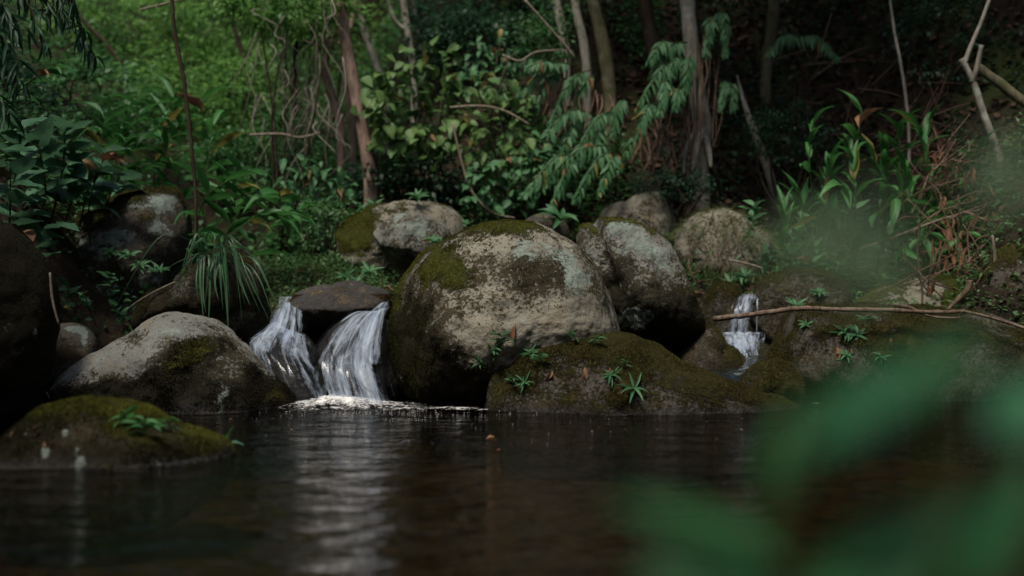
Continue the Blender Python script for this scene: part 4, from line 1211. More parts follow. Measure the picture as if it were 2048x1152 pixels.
# ------------------------------------------------------------------ hanging ferns on the steep bank
FR = [
    ('drooping fern clump under the pale slender trees', [((1150, 130), (1040, 190)), ((1180, 140), (1100, 250)), ((1130, 160), (1055, 135)), ((1190, 150), (1150, 210)), ((1120, 150), (1070, 215))], 12.5, 0.19),
    ('fern clump hanging in the middle of the bank above the brown roots', [((1240, 220), (1140, 330)), ((1190, 230), (1090, 270)), ((1250, 200), (1225, 265)), ((1200, 240), (1190, 320)), ((1170, 235), (1120, 320))], 12.3, 0.2),
    ('lowest fern clump reaching down to the boulders', [((1230, 290), (1060, 405)), ((1160, 310), (1050, 390)), ((1230, 300), (1150, 400)), ((1180, 300), (1100, 420)), ((1240, 310), (1200, 385))], 12.0, 0.2),
    ('bright fern clump just left of the thick grey trunk', [((1375, 85), (1300, 150)), ((1362, 105), (1325, 195)), ((1372, 120), (1275, 215)), ((1380, 110), (1365, 200)), ((1345, 90), (1300, 120))], 12.2, 0.22),
    ('long slanting fern below the bright fern clump', [((1345, 190), (1235, 340)), ((1330, 160), (1320, 225)), ((1310, 210), (1275, 270)), ((1355, 180), (1350, 215))], 12.1, 0.2),
    ('fern tuft on the right side of the thick grey trunk', [((1425, 35), (1410, 110)), ((1440, 40), (1450, 110)), ((1430, 30), (1455, 60))], 12.3, 0.18),
    ('small fern tuft right of the trunk, half way down', [((1455, 165), (1440, 215)), ((1458, 165), (1465, 220))], 12.3, 0.18),
    ('lone arching fern on the dark bank top right', [((1570, 80), (1675, 115)), ((1600, 78), (1535, 108))], 12.8, 0.2),
]
for lab, fr, Y, ll in FR:
    root = P(fr[0][0][0], fr[0][0][1], Y + 0.25)
    t = thing('hanging_fern', lab, 'fern', root, 'ferns hanging from the steep bank')
    for (a, b) in fr:
        A, B = P(a[0], a[1], Y + 0.15), P(b[0], b[1], Y - 0.30 + rng.normal(0, .08))
        mid = (A + B) / 2 + np.array([0, -0.12, 0.16 * np.linalg.norm(B - A)])
        m = MB(); c = m.tube([A, mid, B], [0.009, 0.006, 0.003], 5, res=22)
        fo = m.build('frond', M['stem'], t)
        for k in range(4, 22):
            for s in (-1, 1):
                tan = c[k] - c[k - 1]; tan /= np.linalg.norm(tan)
                side = np.cross(tan, (0, -0.75, 0.6)); side /= np.linalg.norm(side)
                d = tan * 0.55 + s * side * 0.6 + np.array([0, -0.1, -0.85]) + rng.normal(0, .2, 3)
                sc = math.sin(math.pi * (0.2 + 0.7 * k / 22)) * rng.uniform(0.8, 1.15)
                put_leaf('fern', fo, c[k], d, ll * 0.85 * sc, 0.032 * rng.uniform(0.8, 1.25), up=(0, -0.7, 0.7), name='leaflet', origin=root)

# curtains of pale dead fronds and roots under the ferns and around the trunk
for lab, x0, x1, y0, y1, n in (('curtain of dry brown roots below the long slanting fern', 1255, 1345, 225, 350, 26), ('dry brown roots hanging on both sides of the thick grey trunk', 1350, 1440, 60, 350, 26),
                               ('dry brown roots below the mid bank fern clump', 1090, 1240, 180, 300, 24)):
    o0 = P((x0 + x1) / 2, y0, 12.6)
    t = thing('hanging_roots', lab, 'roots', o0)
    for k in range(n):
        xa = rng.uniform(x0, x1); ya = y0 + rng.uniform(0, 0.45) * (y1 - y0); yb = ya + rng.uniform(0.3, 0.75) * (y1 - y0)
        yb = min(yb, y1 + 20)
        m = MB(); m.tube([P(xa, ya, 12.45), P(xa + rng.normal(0, 7), (ya + yb) / 2, 12.25), P(xa + rng.normal(-4, 12), yb, 12.2)], [0.003, rng.uniform(0.004, 0.012), 0.002], 5, 0.45, res=11)
        m.build('root', M['dead'], t)
#@@UNDERGROWTH
# ------------------------------------------------------------------ ginger and broad leaved plants
GL = [(238, 205, 420, 'leftmost'), (275, 188, 430, 'tallest upright'), (318, 200, 425, ''), (348, 196, 430, ''), (398, 200, 430, ''), (300, 235, 430, ''), (425, 245, 420, ''), (210, 235, 430, ''), (365, 240, 425, ''), (260, 250, 430, '')]
GLAB = ['ginger cane with a wide leaf fan, second from the left above the lichen boulder', 'tall ginger cane, third from the left of the row above the lichen boulder', 'ginger cane just left of the vine, in the back of the row',
        'ginger cane behind the hanging vine', 'tall bright ginger cane just right of the hanging vine', 'short ginger cane in the middle of the row above the lichen boulder', 'ginger cane at the right end of the row',
        'ginger cane at the left end of the row above the lichen boulder', 'short ginger cane touching the hanging vine', 'short ginger cane low in the left of the row']
for (px, py, pb, _), lab in zip(GL, GLAB):
    Yd = rng.uniform(10.6, 11.3)
    cane_plant('ginger_plant', lab, 'ginger', on_ground(px + rng.normal(0, 12), Yd), P(px, py, Yd - 0.1), 10, 0.42, 0.085, group='ginger canes above the lichen boulder', spread=0.95, lift=0.5)
for (bx, tx, ty, lab) in ((400, 500, 345, 'drooping ginger with glossy leaves right of the vine, uppermost'), (420, 560, 385, 'drooping ginger leaning far right over the small plants'), (395, 470, 372, 'drooping ginger with pale leaves just above the grass tuft'),
                          (440, 600, 425, 'drooping ginger with the lowest leaf tips over the ground cover')):
    Yd = 10.7
    cane_plant('ginger_plant', lab, 'ginger', on_ground(bx, Yd), P(tx, ty, Yd - 0.5), 10, 0.46, 0.10, group='drooping gingers right of the vine', spread=0.8, lift=0.35, bend=0.35)
BL = [(75, 285, 8.8, 'nettle with overlapping grey leaves left of the ginger row'), (185, 350, 9.6, 'nettle standing against the top of the lichen boulder'), (110, 380, 9.4, 'nettle left of the lichen boulder crest'), (30, 450, 8.3, 'low nettle touching the left edge boulder'), (240, 350, 9.9, 'nettle with narrow pale leaves on the crest of the lichen boulder'),
      (40, 250, 8.9, 'broad leaved nettle in the upper part of the left bank'), (130, 260, 9.2, 'broad leaved nettle with grey green leaves below the dark sprays'), (215, 300, 9.5, 'broad leaved nettle with a large pale leaf before the ginger'),
      (150, 330, 9.3, 'broad leaved nettle with long pale leaves in the middle of the left bank'), (60, 400, 8.7, 'nettle with very large round leaves over the left edge boulder'), (95, 455, 8.6, 'nettle with bluish leaves beside the lichen boulder'),
      (20, 330, 8.5, 'broad leaved nettle at the very left edge of the bank')]
for (px, py, Yd, lab) in BL:
    top = P(px, py, Yd)
    cane_plant('nettle_plant', lab, 'plant', on_ground(px - 30, Yd + 0.4), top, 9, 0.30, 0.19, key='broad', group='broad leaved plants on the left bank', start=0.45, spread=1.0, lift=0.25, rad=0.009)
for (px, py, Yd, lab) in ((110, 130, 7.9, 'sprig with three big smooth dark leaves under the drooping sprays'), (25, 190, 7.8, 'sprig with big dark leaves at the left edge under the drooping sprays')):
    cane_plant('big_leaf_sprig', lab, 'plant', P(px - 130, py + 120, Yd + 0.3), P(px, py, Yd), 6, 0.26, 0.075, key='ginger', start=0.5, rad=0.008)
for (px, py, lab) in ((125, 560, 'small seedling with round leaves beside the left edge boulder'), (170, 585, 'small seedling with a dangling long leaf'), (215, 545, 'bright seedling with oval leaves below the lichen boulder'),
                      (225, 610, 'small seedling above the patchy boulder at the left'), (140, 610, 'dim seedling above the small round stone')):
    b = P(px, py + 30, 8.9)
    cane_plant('seedling', lab, 'plant', b + np.array([0, .25, -0.15]), P(px, py, 8.75), 7, 0.13, 0.075, key='tealbroad', group='seedlings on the shaded left bank', start=0.35, rad=0.004)
for (px, py, lab) in ((225, 510, 'leafy sprig on the left face of the lichen boulder'), (260, 515, 'leafy sprig in the middle of the lichen boulder foot'), (285, 535, 'leafy sprig at the right foot of the lichen boulder'), (320, 545, 'tiny sprig in the dark notch beside the vine')):
    rosette('leafy_sprig', lab, P(px, py, 9.55), (0, -0.6, 0.8), 11, 0.12, 0.035, group='leafy sprigs around the lichen boulder')

# grass tuft with long arching blades on the dark ledge
p0, n0 = P(430, 528, 8.98), (0, 0, 1)
t = thing('grass_tuft', 'tuft of long arching grass blades spilling over the dark ledge', 'grass tuft', p0)
for (x0, y0, x1, y1, x2, y2, wd) in ((405, 520, 400, 560, 408, 645, .02), (415, 520, 420, 570, 415, 690, .016), (440, 510, 452, 580, 457, 665, .026), (455, 505, 480, 560, 500, 610, .022), (470, 520, 520, 535, 552, 610, .02),
                                     (450, 530, 500, 545, 520, 600, .014), (425, 520, 430, 570, 437, 600, .016), (400, 525, 392, 560, 396, 600, .016), (412, 520, 405, 580, 412, 625, .018), (465, 535, 520, 560, 548, 640, .012),
                                     (430, 520, 380, 520, 355, 560, .012), (440, 515, 470, 480, 500, 505, .012),
                                     *[(rng.uniform(400, 470), rng.uniform(508, 535), 435 + (a := rng.normal(0, 55)), rng.uniform(470, 560), 435 + a * 1.7, rng.uniform(500, 650) , rng.uniform(.006, .014)) for _ in range(22)], (420, 515, 395, 485, 375, 510, .014), (445, 512, 470, 500, 490, 560, .016), (435, 512, 440, 545, 446, 620, .014)):
    m = MB(); c = m.tube([P(x0, y0, 8.98), P((x0 + x1) / 2, min(y0, y1) - 8, 8.85), P(x1, y1, 8.75), P(x2, y2, 8.72)], [1, 1], 4, res=18)
    tt = np.linspace(0, 1, 18)
    w = wd * 0.5 * np.minimum(1, (1 - tt) * 3 + 0.05) * np.minimum(1, tt * 4 + 0.4)
    side = np.stack([np.ones(18), np.full(18, rng.normal(0, .5)), rng.normal(0, .05, 18)], -1)
    V = np.stack([c - side * w[:, None], c + np.array([0, -0.004, -0.002]), c + side * w[:, None]], 1).reshape(-1, 3) - p0
    F = np.array([(a * 3 + b, a * 3 + b + 1, a * 3 + b + 4, a * 3 + b + 3) for a in range(17) for b in (0, 1)])
    new_obj('blade', mesh_from('blade', V, F, M['blade'], dict(tint=np.full(len(V), rng.random() * .9))), t)
for (px, py, lab) in ((395, 490, 'herb with round leaves growing on top of the grass tuft ledge, left'), (425, 492, 'herb with round leaves on the crest of the grass tuft ledge')):
    cane_plant('herb', lab, 'plant', P(px + 5, py + 45, 9.2), P(px, py, 9.1), 8, 0.11, 0.08, key='tealbroad', start=0.4, rad=0.004)

# rosettes on the low mossy boulder and other stones
RO = [(985, 735, .17, 'large rosette at the left nose of the low mossy boulder'), (1005, 705, .17, 'tall rosette against the pale face of the huge boulder'), (975, 750, .14, 'rosette with reddish leaf tips over the dark gap under the huge boulder'),
      (1040, 765, .13, 'dark green rosette low on the left of the low mossy boulder'), (1015, 770, .12, 'small rosette at the waterward left end of the low mossy boulder'), (1060, 700, .12, 'rosette beside a yellow leaf on the crest of the low mossy boulder'),
      (1085, 720, .13, 'rosette above a pale fungus on the low mossy boulder'), (1155, 668, .13, 'rosette on the crest of the low mossy boulder with hanging dry leaves'), (1185, 670, .12, 'rosette just right of the hanging dry leaves'),
      (1222, 745, .11, 'small rosette in the middle of the low mossy boulder'), (1270, 772, .16, 'wide dark rosette lowest on the low mossy boulder'), (1255, 725, .09, 'tiny rosette upper right of the middle rosette')]
for (px, py, L, lab) in RO:
    p, n = on_rock(px, py if py > 680 else py + 12)
    if px % 2 == 0 or 'rosette' not in lab: rosette('rosette_plant', lab, p, n, int(rng.integers(8, 14)), L * rng.uniform(.6, .9), L * rng.uniform(.13, .2), group='rosettes on the low mossy boulder', flat=rng.uniform(.45, .8))
    else: cane_plant('rosette_plant', lab, 'plant', p - n * .01, p + np.array([rng.normal(0, .03), -.06, .5 * L]), 9, L * .62, L * .15, key='small', group='rosettes on the low mossy boulder', start=.2, rad=.003, spread=.8, lift=.3)
for (px, py, Y, L, n, lab) in ((835, 385, 11.0, .15, 12, 'bright little sapling on top of the mossy back boulder'), (725, 408, 11.2, .14, 12, 'yellow green sprig on the left of the mossy back boulder'), (750, 400, 11.2, .12, 10, 'second yellow green sprig beside the mossy back boulder'),
                             (740, 535, 10.0, .14, 12, 'sprig with pale tips above the right end of the slab'), (690, 545, 10.0, .13, 11, 'sprig above the middle of the slab'), (715, 555, 9.9, .12, 10, 'low sprig between the two sprigs above the slab'),
                             (865, 470, 10.4, .11, 7, 'pale green seedling in front of the small lichen boulder'), (885, 475, 10.4, .12, 6, 'pale green seedling at the shoulder of the huge boulder'), (925, 437, 11.2, .13, 8, 'round leaved plant behind the left shoulder of the huge boulder'),
                             (1120, 430, 11.3, .26, 9, 'strappy plant in the gap between huge and egg shaped boulders'), (1590, 602, 9.62, .12, 9, 'small rosette on the mossy stone right of the small falls'), (1490, 545, 10.6, .16, 14, 'leafy plant above the small right falls'),
                             (1460, 560, 10.6, .14, 12, 'leafy plant left above the small right falls'), (1640, 575, 9.7, .1, 14, 'dense herb on top of the mossy stone right of the small falls')):
    rosette('small_plant', lab, P(px, py + 14, Y), (0, -0.4, 1), n, L, L * 0.3, key='tealbroad' if 'round' in lab or 'seedling' in lab else 'small', flat=0.45)
for (px, py, L, lab) in ((1715, 655, .11, 'small rosette near the crest of the largest right boulder'), (1690, 655, .12, 'trailing sprig beside the rosette on the largest right boulder'), (1685, 700, .09, 'tiny rosette half way down the largest right boulder'),
                         (1755, 700, .08, 'tiny rosette right of the other on the largest right boulder face'), (1730, 625, .1, 'sprig beneath the fallen branch on the largest right boulder'), (1610, 635, .08, 'tiny sprig at the left crest of the largest right boulder')):
    p, n = on_rock(px, py + 8)
    rosette('small_plant', lab, p, n, 9, L, L * 0.26, flat=0.7)
for (px, py, L, lab) in ((275, 845, .12, 'blurred plant with tall leaves on the nearest low boulder'), (355, 852, .12, 'blurred flat rosette on the right slope of the nearest low boulder'), (290, 860, .14, 'blurred plant drooping to the water from the nearest low boulder')):
    p, n = on_rock(px, py + 6)
    cane_plant('small_plant', lab, 'plant', p - n * .01, p + np.array([rng.normal(0, .04), -.05, .6 * L]), 8, L * .75, L * .2, key='ginger', start=.2, rad=.004, spread=.9, lift=.3)
t = thing('floating_sprig', 'upright green leaf and a pale leaf floating at the tip of the nearest low boulder', 'plant', P(457, 886, 5.9))
put_leaf('ginger', t, P(455, 884, 5.9), (0.06, 0, 1), 0.09, 0.018); put_leaf('broad', t, P(462, 885, 5.9) , (1, -0.2, 0.04), 0.07, 0.025)
t = thing('floating_leaf', 'pale dead leaf floating on the pool below the huge boulder', 'leaf', P(972, 878, 6.3) * np.array([1, 1, 0]) + np.array([0, 0, 0.006]))
put_leaf('dry', t, t.location, (1, 0.1, 0), 0.10, 0.045, roll=0.0)

# gingers on the right bank
GR = [(1650, 370, 430, ''), (1605, 400, 440, ''), (1570, 420, 470, ''), (1885, 370, 440, ''), (1640, 470, 540, ''), (1700, 480, 540, ''), (1660, 330, 430, 'upright'), (1700, 300, 440, ''), (1745, 315, 450, ''), (1770, 310, 440, ''), (1800, 250, 420, ''), (1835, 245, 420, ''), (1860, 240, 400, ''), (1725, 225, 350, ''), (1625, 250, 340, ''), (1955, 310, 420, ''), (1810, 330, 440, '')]
GRL = ['stout ginger at the rear left of the right bank clump', 'ginger with folded leaves left of the small blurred veil', 'ginger leaning over the pale grassy boulder', 'short ginger between clump and reddish sticks', 'pale ginger behind the mossy stone right of the small falls', 'ginger with wide leaves above the mossy stone',
       'ginger with pale upright leaves at the left of the right bank clump', 'ginger in front of the right bank clump with a tall central leaf', 'ginger with broad bright leaves in the middle of the right bank clump', 'ginger crowded behind the middle of the right bank clump',
       'tall ginger at the right of the right bank clump', 'ginger with dark leaves near the right end of the clump', 'slim ginger shoot rising last at the right of the clump', 'lone ginger shoot with a curled tip above the clump', 'small ginger shoot near the leaning pale stem',
       'single ginger shoot beside the forked dead tree', 'low ginger at the right front of the right bank clump']
for k, ((px, py, pb, _), lab) in enumerate(zip(GR, GRL)):
    Yd = rng.uniform(10.6, 11.2)
    cane_plant('ginger_plant', lab, 'ginger', P(px + rng.normal(0, 10), pb + 60, Yd), P(px, py, Yd), 9 if k < 12 or k > 15 else 5, 0.36, 0.085, group='gingers on the right bank', spread=0.45, lift=0.9, bend=0.1)
for (bx, by, tx, ty, lab) in ((1690, 400, 1640, 440, 'drooping ginger with pale hanging leaves left of the blurred veil'), (1740, 400, 1720, 455, 'drooping ginger with pale hanging leaves behind the blurred veil'), (1900, 430, 1850, 480, 'drooping ginger among the reddish stalks'),
                              (1840, 440, 1800, 500, 'drooping ginger low on the right bank above the whitish patch'), (1950, 440, 1910, 495, 'drooping ginger beside the right edge boulder')):
    cane_plant('ginger_plant', lab, 'ginger', P(bx, by + 20, 10.7), P(tx, ty, 10.1), 9, 0.32, 0.09, group='drooping gingers on the right bank', spread=0.6, lift=0.2, bend=0.5)

for k in range(9):
    px, py = rng.uniform(1480, 1830), rng.uniform(410, 540)
    b = P(px, py + 70, 10.6 - (py - 410) / 130 * .5)
    cane_plant('leafy_plant', 'pale leafy plant in the thick growth between pale grassy boulder and reddish sticks', 'plant', b, b + np.array([rng.normal(0, .1), -.1, .32]), 10, .2, .07, key='tealbroad', group='pale leafy plants on the right bank', start=.15, spread=.9, lift=.4)
# ------------------------------------------------------------------ ground cover, litter, grass, far forest
def scatter(name, label, x0, x1, y0, y1, n, mat, ls, hmax, wid=1.0, T=None, patch=0.0, cat=None):
    x, y = rng.uniform(x0, x1, n), rng.uniform(y0, y1, n)
    if patch:
        k = fbm(np.stack([x, y, x * 0], -1), 1.6, int(patch * 100), 3) + rng.normal(0, 0.06, n) > 0.5
        x, y = x[k], y[k]
    n = len(x)
    z = ground(x, y)
    pos = np.stack([x, y, z + hmax * rng.random(n) ** 1.6 + 0.01], -1)
    d = rng.normal(0, 1, (n, 3)) * np.array([1, 1, 0.45])
    d[:, 1] -= 0.25
    ti = np.clip(fbm(pos, 2.5, 5, 2) * 0.5 + rng.random(n) * 0.5, 0, .99)
    o = leaves_mesh(name, mat, None, pos, d, ls * rng.uniform(0.5, 1.35, n), wid, ti, T=T)
    return tag(o, label, cat, kind='stuff')


OV = (T_OVAL_V, T_OVAL_F)
scatter('ground_cover', 'bright small leaved herbs covering the ground above the slab', -2.9, -0.9, 9.75, 12.2, 11000, 'cover', 0.045, 0.16, patch=.3)
scatter('ground_cover', 'herbs behind the boulders along the foot of the bank', -2.2, 1.4, 11.2, 12.6, 9000, 'cover', 0.05, 0.15, patch=.4)
scatter('ground_cover', 'herbs over the right bank above the small falls', 1.4, 4.6, 10.1, 12.4, 15000, 'cover', 0.045, 0.15, patch=.5)
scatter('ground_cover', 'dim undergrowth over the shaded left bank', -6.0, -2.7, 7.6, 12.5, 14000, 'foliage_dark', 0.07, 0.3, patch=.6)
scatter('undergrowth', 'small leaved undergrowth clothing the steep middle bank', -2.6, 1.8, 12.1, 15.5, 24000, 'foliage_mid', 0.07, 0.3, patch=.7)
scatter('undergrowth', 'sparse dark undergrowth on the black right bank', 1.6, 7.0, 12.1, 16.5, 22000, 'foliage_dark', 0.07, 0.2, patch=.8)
scatter('ground_cover', 'herbs and small leaves over the foot of the right bank by the edge boulder', 2.9, 5.2, 8.4, 11.2, 12000, 'cover', 0.05, 0.14, patch=.65)
scatter('ground_cover', 'leafy herbs over the left bank around the broad leaved plants', -5.2, -2.9, 8.0, 12.0, 12000, 'foliage_mid', 0.06, 0.22, patch=.75)
scatter('ground_cover', 'taller pale leaves filling the right bank between the gingers', 1.5, 4.6, 10.3, 12.2, 5000, 'cover', 0.09, 0.40, wid=.6, patch=.55)
scatter('leaf_litter', 'brown fallen leaves lying over the right bank', 1.0, 6.5, 10.2, 16.0, 9000, 'litter', 0.075, 0.04, T=OV)
scatter('leaf_litter', 'brown fallen leaves along the foot of the middle bank', -2.5, 1.2, 11.0, 13.2, 2500, 'litter', 0.07, 0.03, T=OV)
scatter('undergrowth', 'leafy understorey rising behind the ginger plants on the left slope', -9.5, -1.2, 12.3, 21, 42000, 'foliage_mid', 0.09, 0.75, patch=.9)


# small fallen leaves and needles caught in the moss of the stones
lp, ld = [], []
for l, (W, N_, F_) in ROCK_LIST:
    if 'mossy' not in l and 'huge' not in l: continue
    k = np.where((N_[:, 2] > 0.35) & (W[:, 2] > 0.05))[0]
    k = rng.choice(k, min(len(k), 40 if 'huge' not in l else 15))
    lp.append(W[k] + N_[k] * 0.006); d = rng.normal(0, 1, (len(k), 3)); d -= N_[k] * (d * N_[k]).sum(1)[:, None]; ld.append(d)
lp, ld = np.vstack(lp), np.vstack(ld)
o = leaves_mesh('leaf_litter', 'litter', None, lp, ld, rng.uniform(.012, .05, len(lp)), .6, None)
tag(o, 'tiny brown fallen leaves caught in the moss of the stones', kind='stuff')


nf = 46
fp = np.stack([rng.uniform(-2.4, 1.6, nf), 7.6 - np.abs(rng.normal(0, 1.1, nf)), np.full(nf, 0.006)], -1)
fd = rng.normal(0, 1, (nf, 3)) * np.array([1, 1, 0])
o = leaves_mesh('floating_litter', 'dead_leaf', None, fp, fd, rng.uniform(.012, .035, nf), .7, None, up=np.tile(np.array([0, 0, 1.0]), (nf, 1)))
tag(o, 'small leaf fragments floating on the brown pool', kind='stuff')


def far_forest(label, x0, x1, y0, y1, n, per, mat, ls, h0, h1):
    cx, cy_ = rng.uniform(x0, x1, n), rng.uniform(y0, y1, n)
    cz = ground(cx, cy_) + rng.uniform(h0, h1, n)
    k = np.repeat(np.arange(n), per)
    pos = np.stack([cx, cy_, cz], -1)[k] + rng.normal(0, 0.45, (n * per, 3)) * np.array([1, 1, .6])
    ct = rng.random(n)
    o = leaves_mesh('far_forest', mat, None, pos, rng.normal(0, 1, (n * per, 3)) + np.array([0, -.3, -.3]), ls * rng.uniform(.6, 1.3, n * per), 1.0, ct[k] * .6 + rng.random(n * per) * .39)
    tag(o, label, kind='stuff')


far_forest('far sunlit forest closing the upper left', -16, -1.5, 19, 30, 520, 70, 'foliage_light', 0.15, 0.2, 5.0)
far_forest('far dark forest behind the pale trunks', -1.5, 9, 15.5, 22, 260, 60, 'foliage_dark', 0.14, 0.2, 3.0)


def grass(label, x0, x1, y0, y1, n, h, mat='grass', patch=0):
    x, y = rng.uniform(x0, x1, n), rng.uniform(y0, y1, n)
    if patch:
        k = fbm(np.stack([x, y, x * 0], -1), 1.4, patch, 3) > 0.48
        x, y = x[k], y[k]
    n = len(x)
    p = np.stack([x, y, ground(x, y)], -1)
    a = rng.uniform(0, 2 * math.pi, n)
    out = np.stack([np.cos(a), np.sin(a), a * 0], -1)
    hh = (h * rng.uniform(.4, 1.3, n))[:, None]
    ln = rng.uniform(.2, 1.0, n)[:, None]
    up_ = np.array([0, 0, 1.0])
    s = np.stack([-np.sin(a), np.cos(a), a * 0], -1) * 0.0035
    m1 = p + up_ * hh * .55 + out * hh * ln * .25
    tp = p + up_ * hh * (1 - .35 * ln) + out * hh * ln * .8
    V = np.stack([p - s, p + s, m1 - s * .8, m1 + s * .8, tp], 1).reshape(-1, 3)
    F = (np.array([(0, 1, 3), (0, 3, 2), (2, 3, 4)])[None] + (np.arange(n) * 5)[:, None, None]).reshape(-1, 3)
    o = new_obj('grass', mesh_from('grass', V, F, M[mat], dict(tint=np.repeat(rng.random(n) * .99, 5)), smooth=False))
    tag(o, label, kind='stuff')


grass('fine pale grass over the ground above the small right falls', 1.3, 3.8, 10.3, 12.3, 14000, 0.2, patch=3)
grass('fine grass among the herbs above the slab', -3.0, -0.8, 9.8, 12.2, 5000, 0.14, patch=4)
# dry grass hanging on the pale boulder above the right falls
nb = 1500
W, N_, F_ = [r for l, r in ROCK_LIST if 'dry grass' in l][0]
k = rng.choice(np.where((N_[:, 2] > 0.25))[0], nb)
p = W[k]; a = rng.normal(0, 1, (nb, 3)) * np.array([.6, .5, .3]) + N_[k] * .6 + np.array([0, -.25, -.25])
a /= np.linalg.norm(a, axis=1)[:, None]
s = np.cross(a, rng.normal(0, 1, (nb, 3))); s = s / np.linalg.norm(s, axis=1)[:, None] * 0.0035
h = rng.uniform(.06, .22, nb)[:, None]
V = np.stack([p - s, p + s, p + a * h + np.array([0, 0, -1]) * h * .5], 1).reshape(-1, 3)
tag(new_obj('dry_grass', mesh_from('dry_grass', V, np.arange(nb * 3).reshape(-1, 3), M['grass'], dict(tint=np.repeat(rng.random(nb) * .99, 3)), smooth=False)),
    'dry grass draped over the pale boulder above the small right falls', kind='stuff')

# ------------------------------------------------------------------ dead sticks
def stick(pts, rad, lab, cat='stick', group=None, mat='dead', name='dead_stick', Y=None, res=None):
    m = MB(); m.tube(pts, rad, 6, 0.15, res=res)
    return tag(m.build(name, M[mat], None, tuple(np.asarray(pts[0]))), lab, cat, group)


t = thing('fallen_branch', 'long bare branch lying across the crest of the largest right boulder', 'branch', P(1640, 619, 8.55))
m = MB(); m.tube([P(1428, 638, 8.7), P(1490, 631, 8.62), P(1540, 624, 8.58), P(1600, 617, 8.55), P(1680, 619, 8.5), P(1780, 620, 8.5), P(1860, 624, 8.5), P(1930, 622, 8.5)], np.array([6, 5.5, 5, 5, 4.5, 4.5, 4.5, 4]) * 8.55 / FPX, 8, 0.3, res=60)
m.build('main_limb', M['branch_brown'], t)
for pts, r in (([(1785, 609), (1815, 614), (1840, 624), (1880, 622)], [4, 4, 4, 3]), ([(1895, 620), (1915, 600), (1935, 578), (1938, 560)], [4, 5, 6, 7]), ([(1925, 622), (1985, 636), (2060, 660)], [3, 3, 3]), ([(1835, 624), (1870, 634), (1920, 636)], [3, 2.5, 2])):
    m = MB(); m.tube([P(x, y, 8.5) for x, y in pts], np.array(r) * 8.5 / FPX, 7, 0.2); m.build('side_branch', M['branch_brown'], t)
for k in range(130):
    px, py = rng.uniform(1830, 2090), rng.uniform(290, 570)
    Yd = 10.9 - (py - 300) / 260 * 1.3
    a = rng.choice([rng.normal(.55, .35), rng.normal(1.35, .3), rng.normal(2.3, .4)]); L = rng.uniform(0.2, 0.85)
    d = np.array([math.cos(a), rng.normal(-0.1, .35), math.sin(a)]) * L
    p = P(px, py, Yd)
    lab = ('reddish dead stick high in the tangle under the forked dead tree' if py < 390 else 'reddish dead stick in the middle of the tangle at the right edge' if py < 480 else 'reddish dead stick low in the tangle just above the whitish patch and edge boulder')
    r0 = rng.uniform(.003, .009)
    stick([p - d / 2, p - d * .15 + rng.normal(0, .03, 3), p + d * .2 + rng.normal(0, .03, 3), p + d / 2], [r0, r0 * .9, r0 * .7, r0 * .4], lab, group='reddish dead sticks on the right bank', res=10)
for k in range(70):
    px, py = rng.uniform(1840, 2090), rng.uniform(300, 570)
    p = P(px, py, 10.8 - (py - 300) / 260 * 1.3)
    t = thing('dry_leaf', 'shrivelled brown leaf caught among the reddish sticks at the right edge', 'leaf', p, 'shrivelled leaves among the reddish sticks')
    put_leaf('dry', t, p, (rng.normal(0, .5), rng.normal(0, .4), -1), rng.uniform(.05, .15), rng.uniform(.008, .02))
for k in range(60):
    px, py = rng.uniform(1440, 1960), rng.uniform(70, 380)
    x = (px - CX) / FPX * 12.6
    yy = np.linspace(10.4, 17, 90); pyv = PX(np.stack([np.full(90, (px - CX) / FPX) * yy, yy, ground((px - CX) / FPX * yy, yy)], -1))[1]
    j = np.where(pyv < py)[0]; Yd = float(yy[j[0]]) if len(j) else 13.0
    a = rng.uniform(-0.6, 2.2); L = rng.uniform(0.3, 0.9)
    d = np.array([math.cos(a), rng.normal(0, .15), math.sin(a) + .2]) * L
    p = P(px, py, Yd - .12)
    stick([p - d / 2, p + rng.normal(0, .04, 3), p + d / 2], [.008, .007, .003], 'thin dead stick lying on the black slope right of the thick grey trunk', group='thin dead sticks on the black slope', res=8)
for k in range(22):
    px, py = rng.uniform(1380, 1500), rng.uniform(470, 560)
    p = P(px, py, 10.75); a = rng.uniform(.8, 2.3); d = np.array([math.cos(a), -.1, math.sin(a)]) * rng.uniform(.15, .4)
    stick([p - d / 2, p + rng.normal(0, .02, 3), p + d / 2], [.006, .005, .003], 'dry broken stalk left above the small right falls', group='dry broken stalks above the small right falls', res=7)
for pts, Y, r, lab in (([(1720, 500), (1800, 470), (1880, 440), (1960, 420)], 10.3, [.014, .013, .012, .010], 'long dead stick sloping up to the right through the drooping gingers'), ([(2000, 500), (2040, 420), (2070, 350)], 10.0, [.016, .014, .01], 'steep pale stick at the right edge above the edge boulder'),
                       ([(1460, 520), (1520, 535), (1550, 560)], 10.5, [.01, .009, .006], 'dark twig crossing above the small right falls'), ([(1988, 580), (1990, 520), (1985, 470)], 9.5, [.014, .013, .01], 'upright reddish stump stick beside the right edge boulder'),
                       ([(245, 665), (255, 620), (320, 578), (400, 545), (430, 540)], 8.95, [.004, .006, .007, .006, .004], 'thin curved dead stem arching along the dark ledge'), ([(85, 690), (80, 740), (95, 790), (118, 815)], 7.9, [.008, .008, .007, .004], 'thin pale root curving down beside the left edge boulder'),
                       ([(100, 545), (105, 600), (118, 650)], 7.6, [.007, .01, .006], 'short pale root hanging on the left edge boulder')):
    stick([P(x, y, Y) for x, y in pts], r, lab, mat='twig')
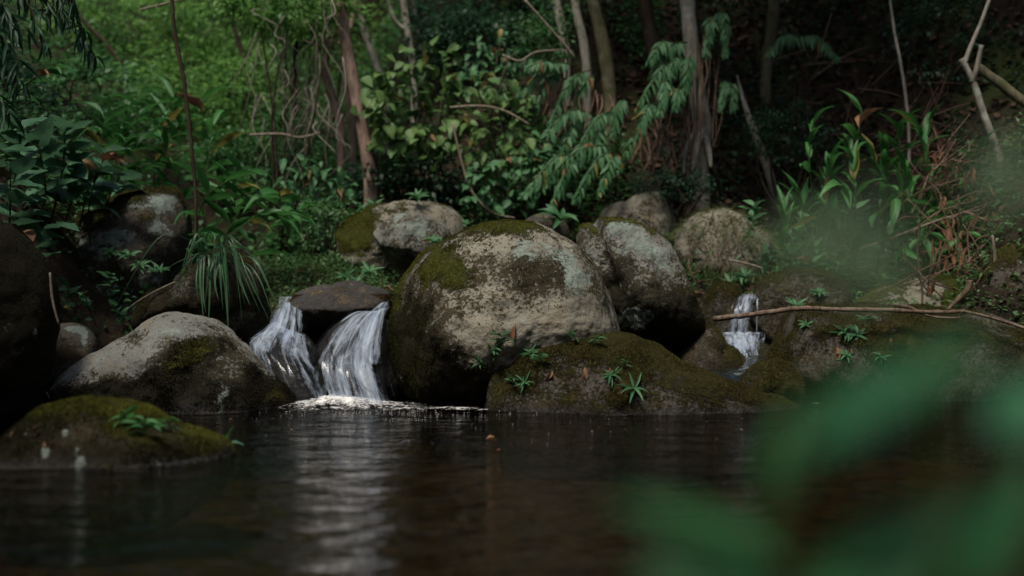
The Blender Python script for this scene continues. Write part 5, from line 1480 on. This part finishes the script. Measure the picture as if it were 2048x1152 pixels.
# dry leaves on the stones
for (px, py, L, lab) in ((1150, 700, .16, 'hanging reddish dry leaf on the low mossy boulder crest'), (1165, 730, .15, 'long dry leaf hanging in the middle of the low mossy boulder'), (1140, 690, .13, 'short dry leaf under the crest rosette'), (1225, 728, .08, 'orange dry leaf on the low mossy boulder'),
                         (1030, 690, .12, 'yellow dry leaf standing beside the huge boulder foot'), (1100, 735, .10, 'pale dry leaf under the fungus rosette'), (1668, 690, .16, 'curled brown leaf hanging on the largest right boulder'), (1775, 672, .07, 'small brown leaf on the face of the largest right boulder'),
                         (1700, 690, .06, 'tiny brown leaf at the middle of the largest right boulder'), (1240, 770, .12, 'grey dry leaf low on the low mossy boulder'), (1620, 660, .07, 'thin dry leaf at the left of the largest right boulder')):
    p, n = on_rock(px, py)
    t = thing('dry_leaf', lab, 'leaf', p + n * .015, 'dry leaves lying on the stones')
    d = np.array([rng.normal(0, .3), -.25, -1.0]) if 'standing' not in lab else np.array([.1, 0, 1.])
    put_leaf('dry', t, t.location, d, L, L * .28, up=(0, -1, .3))
for (px, py, lab) in ((692, 574, 'orange dry leaf on the slab edge, left'), (702, 578, 'brown dry leaf on the slab edge'), (768, 578, 'reddish dry leaf at the top of the right chute')):
    t = thing('dry_leaf', lab, 'leaf', P(px, py, 9.3), 'dry leaves lying on the stones'); put_leaf('dry', t, t.location, (rng.normal(), -.4, .3), .09, .05)

# ------------------------------------------------------------------ out of focus plant close to the camera
base = np.array([0.30, 0.95, 0.12])
t = thing('foreground_plant', 'strongly blurred green plant close to the lens in the lower right', 'plant', base)
m = MB(); m.tube([base, P(1560, 1250, .82), P(1555, 1050, .80), P(1590, 880, .78), P(1640, 760, .78)], [.006, .006, .005, .005, .003], 6); m.build('stem', M['leaf_front'] if False else M['stem'], t)
for (x0, y0, Y0, x1, y1, Y1, wd) in ((1610, 900, .78, 1975, 665, .74, .046), (1570, 1130, .80, 1230, 985, .80, .032), (1545, 1010, .8, 1590, 800, .82, .030), (1650, 1130, .8, 1990, 985, .78, .036),
                                     (1900, 1190, .8, 2090, 900, .78, .042), (1540, 1190, .8, 1270, 1130, .8, .04), (1980, 860, .8, 2120, 760, .8, .05), (1600, 1190, .8, 1900, 1140, .78, .05)):
    A, B = P(x0, y0, Y0), P(x1, y1, Y1)
    put_leaf('front', t, A, B - A, float(np.linalg.norm(B - A)), wd, up=(0, -.8, .6), roll=rng.normal(0, .15))
base = np.array([0.26, 0.74, 0.10])
t = thing('foreground_plant', 'faint blurred veil of thin leaves near the lens at the right', 'plant', base)
m = MB(); m.tube([base, np.array([.25, .72, .45]), P(1880, 700, .72), P(1800, 480, .7)], [.003, .003, .002, .0015], 5); m.build('stem', M['stem'], t)
for (x0, y0, x1, y1, wd) in ((1790, 500, 1560, 430, .022), (1790, 480, 1620, 540, .020), (1800, 460, 1700, 370, .016), (1810, 500, 1700, 590, .018), (1960, 420, 2070, 270, .030), (1950, 400, 1990, 260, .016), (1790, 480, 1480, 520, .012)):
    A, B = P(x0, y0, .7), P(x1, y1, .68)
    put_leaf('veil', t, A, B - A, float(np.linalg.norm(B - A)), wd, up=(0, -.8, .6))
